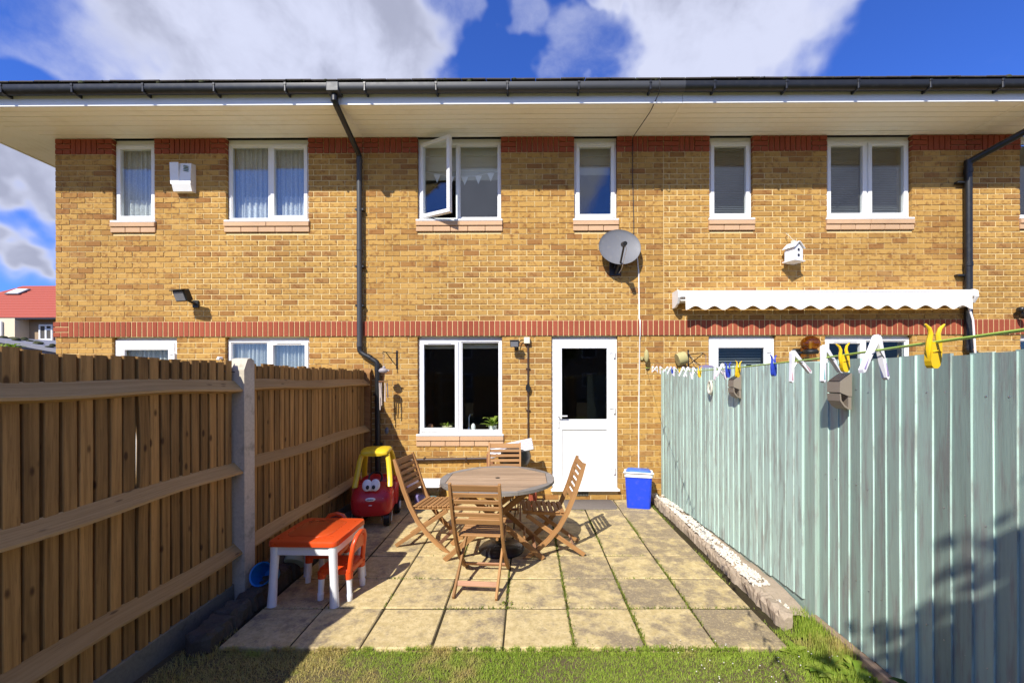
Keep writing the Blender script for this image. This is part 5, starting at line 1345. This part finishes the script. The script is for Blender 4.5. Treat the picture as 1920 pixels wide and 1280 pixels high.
clip_peg(yat(1745), 'peg_yellow', 'yellow plastic clip peg, the one farthest along the line from the house', s=1.0)
a_peg(yat(1637), 'peg_purple', 'white splayed peg with purple grips on the washing line', .2)
clip_peg(yat(1577), 'peg_yellow', 'yellow clip peg above the solar light, between two white pegs', s=.9)
a_peg(yat(1545), 'peg_teal', 'white splayed peg with teal grips on the washing line', -.35)
a_peg(yat(1487), 'peg_pink', 'white splayed peg with pink grips on the washing line', -.4)
clip_peg(yat(1446), 'peg_blue', 'blue clip peg next to the pink-gripped white peg', s=.95)
clip_peg(yat(1380), 'peg_yellow', 'yellow clip peg next to a blue one, before the bunched pegs', s=.95)
clip_peg(yat(1361), 'peg_blue', 'blue clip peg between the yellow peg and white bunched pegs', s=.95)
for px_ in (1350, 1340, 1298, 1286, 1277, 1262, 1254, 1247, 1236, 1227, 1221):
    a_peg(yat(px_), random.choice(('peg_white', 'peg_pink', 'peg_white')), 'white splayed peg in the bunch at the house end of the washing line', U(-.5, .5), 'bunched white pegs', .9)
clip_peg(yat(1308), 'peg_yellow', 'yellow clip peg among the bunched white pegs near the house', s=.9)
clip_peg(yat(1271), 'peg_yellow', 'small yellow clip peg deep in the white bunch by the wall', s=.7)
clip_peg(yat(1257), 'peg_blue', 'blue clip peg deep in the white bunch by the wall', s=.8)

# ================================================================== beyond the garden
nb = thing('neighbour_house', 'distant house with red tiled roof, skylight and cream bay', 'house', (-35., 30., 0))
DY = 30.
def NX(px): return (px - 985) / 771 * DY
def NZ(py, px=50): return EYE + (710 - py - (985 - px) * .0025) / 771 * DY
m = MB(); x0, x1 = NX(-120), NX(140); m.box(((x0 + x1) / 2, DY + 3.1, NZ(592) / 2), (x1 - x0, 6., NZ(592))); m.build('wall', 'render_brown', nb)
m = MB(); xb0, xb1 = NX(-60), NX(44); m.box(((xb0 + xb1) / 2, DY - .3, NZ(594) / 2), (xb1 - xb0, .9, NZ(594))); m.build('bay', 'render_cream', nb)
ze_, zr_ = NZ(593), NZ(531); dyr = 4.2
# hipped roof in tile courses
rr = MB(); hx = NX(30); rr.add([(NX(-140), DY - .6, ze_), (x1 + .3, DY - .6, ze_), (x1 + .3, DY + dyr * 1., zr_ * (DY + dyr) / DY - EYE * dyr / DY), (hx * 1.13, DY + dyr, zr_ * (DY + dyr) / DY - EYE * dyr / DY), (NX(-140) * 1.1, DY + dyr - 1.5, ze_ + 1.2)], [(0, 1, 2, 3, 4)])
ro = rr.build('roof', 'red_roof', nb)
A0, A1 = Vector((0, DY - .62, ze_ + .02)), Vector((0, DY + dyr, zr_ * (DY + dyr) / DY - EYE * dyr / DY + .02))
for k in range(13):
    p = A0.lerp(A1, k / 13); q_ = A0.lerp(A1, (k + 1) / 13); xl = NX(-140) + (hx * 1.13 - NX(-140)) * (k / 13) ** 1.0
    m = MB(); m.add([(xl, p.y, p.z + .07), (x1 + .3, p.y, p.z + .07), (x1 + .3, q_.y, q_.z + .01), (xl, q_.y, q_.z + .01), (xl, p.y, p.z), (x1 + .3, p.y, p.z)], [(0, 1, 2, 3), (4, 5, 1, 0)]); m.build('tile_course', 'red_roof', ro)
m = MB(); c_ = A0.lerp(A1, .74); sl = (A1 - A0).normalized(); wv = Vector((1, 0, 0)); nn = wv.cross(sl)
rot = Matrix((wv, sl, nn)).transposed(); m.box((NX(27) * 1.1, c_.y, c_.z + .14), (1.15, 1.0, .1), rot, .02); sko = m.build('skylight', 'lead_grey', nb)
m = MB(); m.box(Vector((NX(27) * 1.1, c_.y, c_.z + .14)) + nn * .06, (.95, .8, .02), rot); m.build('pane', 'toy_white', sko)
m = MB(); m.box(((x0 + x1) / 2, DY - .65, ze_ - .06), (x1 - x0, .12, .14), None, .02); m.build('gutter', 'black_plastic', nb)
for px0, px1, py0, py1, yy in ((66, 92, 603, 633, DY + .02), (-12, 23, 600, 630, DY - .82)):
    xa, xb_, za, zb_ = NX(px0), NX(px1), NZ(py1), NZ(py0); m = MB(); frame_ring(m, xa, xb_, za, zb_, .12, yy - .06, .1); m.box(((xa + xb_) / 2, yy - .01, (za + zb_) / 2), (.12, .08, zb_ - za - .2)); m.box(((xa + xb_) / 2 + (xb_ - xa) * .24, yy - .012, za + (zb_ - za) * .68), ((xb_ - xa) * .42, .07, .1)); wo = m.build('window', 'pvc_white', nb)
    m = MB(); m.box(((xa + xb_) / 2, yy, (za + zb_) / 2), (xb_ - xa - .2, .03, zb_ - za - .2)); m.build('pane', 'dark_interior', wo)
    m = MB(); m.box(((xa + xb_) / 2, yy - .08, za - .05), (xb_ - xa + .2, .16, .08)); m.build('sill', 'rust_wood', wo)
sh = thing('garden_shed', 'grey felt-roofed outbuilding with lichen seen over the brown fence', 'shed', (-11.5, 9.5, 0))
def SP(px, py, Y): return Vector(((px - 985) / 771 * Y, Y, EYE + (710 - py - (985 - px) * .0025) / 771 * Y))
a, b = SP(-30, 626, 9.2), SP(118, 653, 9.2); c, d2 = SP(118, 653, 9.2) + Vector((0, 3, .1)), SP(-30, 626, 9.2) + Vector((0, 3, .1))
m = MB(); m.add([a, b, c, d2, a - Vector((0, 0, .08)), b - Vector((0, 0, .08))], [(0, 1, 2, 3), (4, 5, 1, 0)]); m.build('roof', 'felt_grey', sh)
m = MB(); m.add([a - Vector((0, -.1, .08)), b - Vector((0, -.1, .08)), Vector((b.x, b.y + .1, 0)), Vector((a.x, a.y + .1, 0))], [(0, 1, 2, 3)]); m.add([Vector((b.x, b.y + .1, b.z - .08)), Vector((c.x, c.y, c.z - .08)), Vector((c.x, c.y, 0)), Vector((b.x, b.y + .1, 0))], [(0, 1, 2, 3)]); m.build('wall', 'felt_grey', sh)
m = MB()
for _ in range(14): 
    t = R(); p = a.lerp(b, t); m.ellipsoid((p.x, p.y + U(0, .6), p.z + .02), (U(.03, .09), .08, U(.02, .06)), 8, 5)
m.build('lichen', 'moss', sh, kind='stuff')
rb = thing('shrub', 'small spiky shrub poking above the brown fence beside the outbuilding', 'shrub', (-10.4, 8.2, 0))
bp = SP(4, 652, 8.2); m = MB()
for q in range(6): leafy(m, (bp.x + U(-.15, .15), bp.y, bp.z + U(-.1, .05)), 12, .2, .05, 1.2, 200 + q)
m.build('leaves', 'leaf_lime', rb); m = MB(); m.tube([(bp.x, bp.y, 0), (bp.x, bp.y, bp.z)], .03, 8); m.build('stem', 'bark', rb)

# tree standing behind the viewer on the right: its shade reaches the teal fence
def make_tree(name, label, base, trunk_h, crown_c, crown_r, nleaf, seed, leafs=.12):
    rs = random.Random(seed); t = thing(name, label, 'tree', base)
    m = MB(); b = Vector(base); top = Vector(crown_c)
    m.tube([b + Vector((0, 0, -.1)), b.lerp(top, .3) + Vector((.05, 0, 0)), b.lerp(top, .7), top], [.11, .08, .06, .03], 10)
    tips = []
    for k in range(26):
        dv = Vector((rs.gauss(0, 1), rs.gauss(0, 1), rs.gauss(0, .9))).normalized(); e = top + Vector((dv.x * crown_r[0], dv.y * crown_r[1], dv.z * crown_r[2])) * rs.uniform(.55, 1.)
        st = b.lerp(top, rs.uniform(.6, 1.)); mid = st.lerp(e, .5) + Vector((0, 0, .08)); m.tube([st, mid, e], [.03, .018, .006], 6); tips += [mid, e, st.lerp(e, .75)]
    m.build('trunk', 'bark', t)
    l = MB()
    for _ in range(nleaf):
        c = rs.choice(tips) + Vector((rs.gauss(0, .17), rs.gauss(0, .17), rs.gauss(0, .15)))
        a = Vector((rs.gauss(0, 1), rs.gauss(0, 1), rs.gauss(0, .5))).normalized(); s_ = a.orthogonal().normalized(); L = leafs * rs.uniform(.6, 1.2); W = L * .32
        l.add([c, c + a * L * .5 + s_ * W, c + a * L, c + a * L * .5 - s_ * W], [(0, 1, 2, 3)], None, rs.random())
    l.build('crown', 'leaf_green', t); return t
make_tree('garden_tree', 'leafy young tree in the lawn whose shade falls on the teal fence', (1.3, -2.1, 0), 2.5, (1.0, -1.62, 3.24), (.72, 1.05, .72), 21000, 5)
for (bx, by, h, sd_, lb) in ((4.6, -9., 5.6, 11, 'broad tree beyond the back fence to the right'), (-5.5, -11., 5.0, 12, 'broad tree beyond the back fence to the left')):
    make_tree('background_tree', lb, (bx, by, 0), 3, (bx, by, h), (1.9, 1.9, 1.7), 5200, sd_, .26)
oh = thing('opposite_house', 'brick house facing the garden from beyond the back fence', 'house', (0, -24, 0))
m = MB(); m.box((0, -26, 2.6), (22, 4, 5.2)); m.build('wall', 'render_brown', oh)
m = MB(); m.add([(-11.5, -23.6, 5.1), (11.5, -23.6, 5.1), (11.5, -26, 7.2), (-11.5, -26, 7.2)], [(0, 1, 2, 3)]); m.build('roof', 'roof_tile', oh)
for i in range(6):
    for z in (1.6, 4.1):
        x = -9 + i * 3.6; m = MB(); m.box((x, -23.98, z), (1.3, .08, 1.2), None, .02); wo = m.build('window', 'pvc_white', oh)
        m = MB(); m.box((x, -23.93, z), (1.08, .04, .98)); m.build('pane', 'dark_interior', wo)
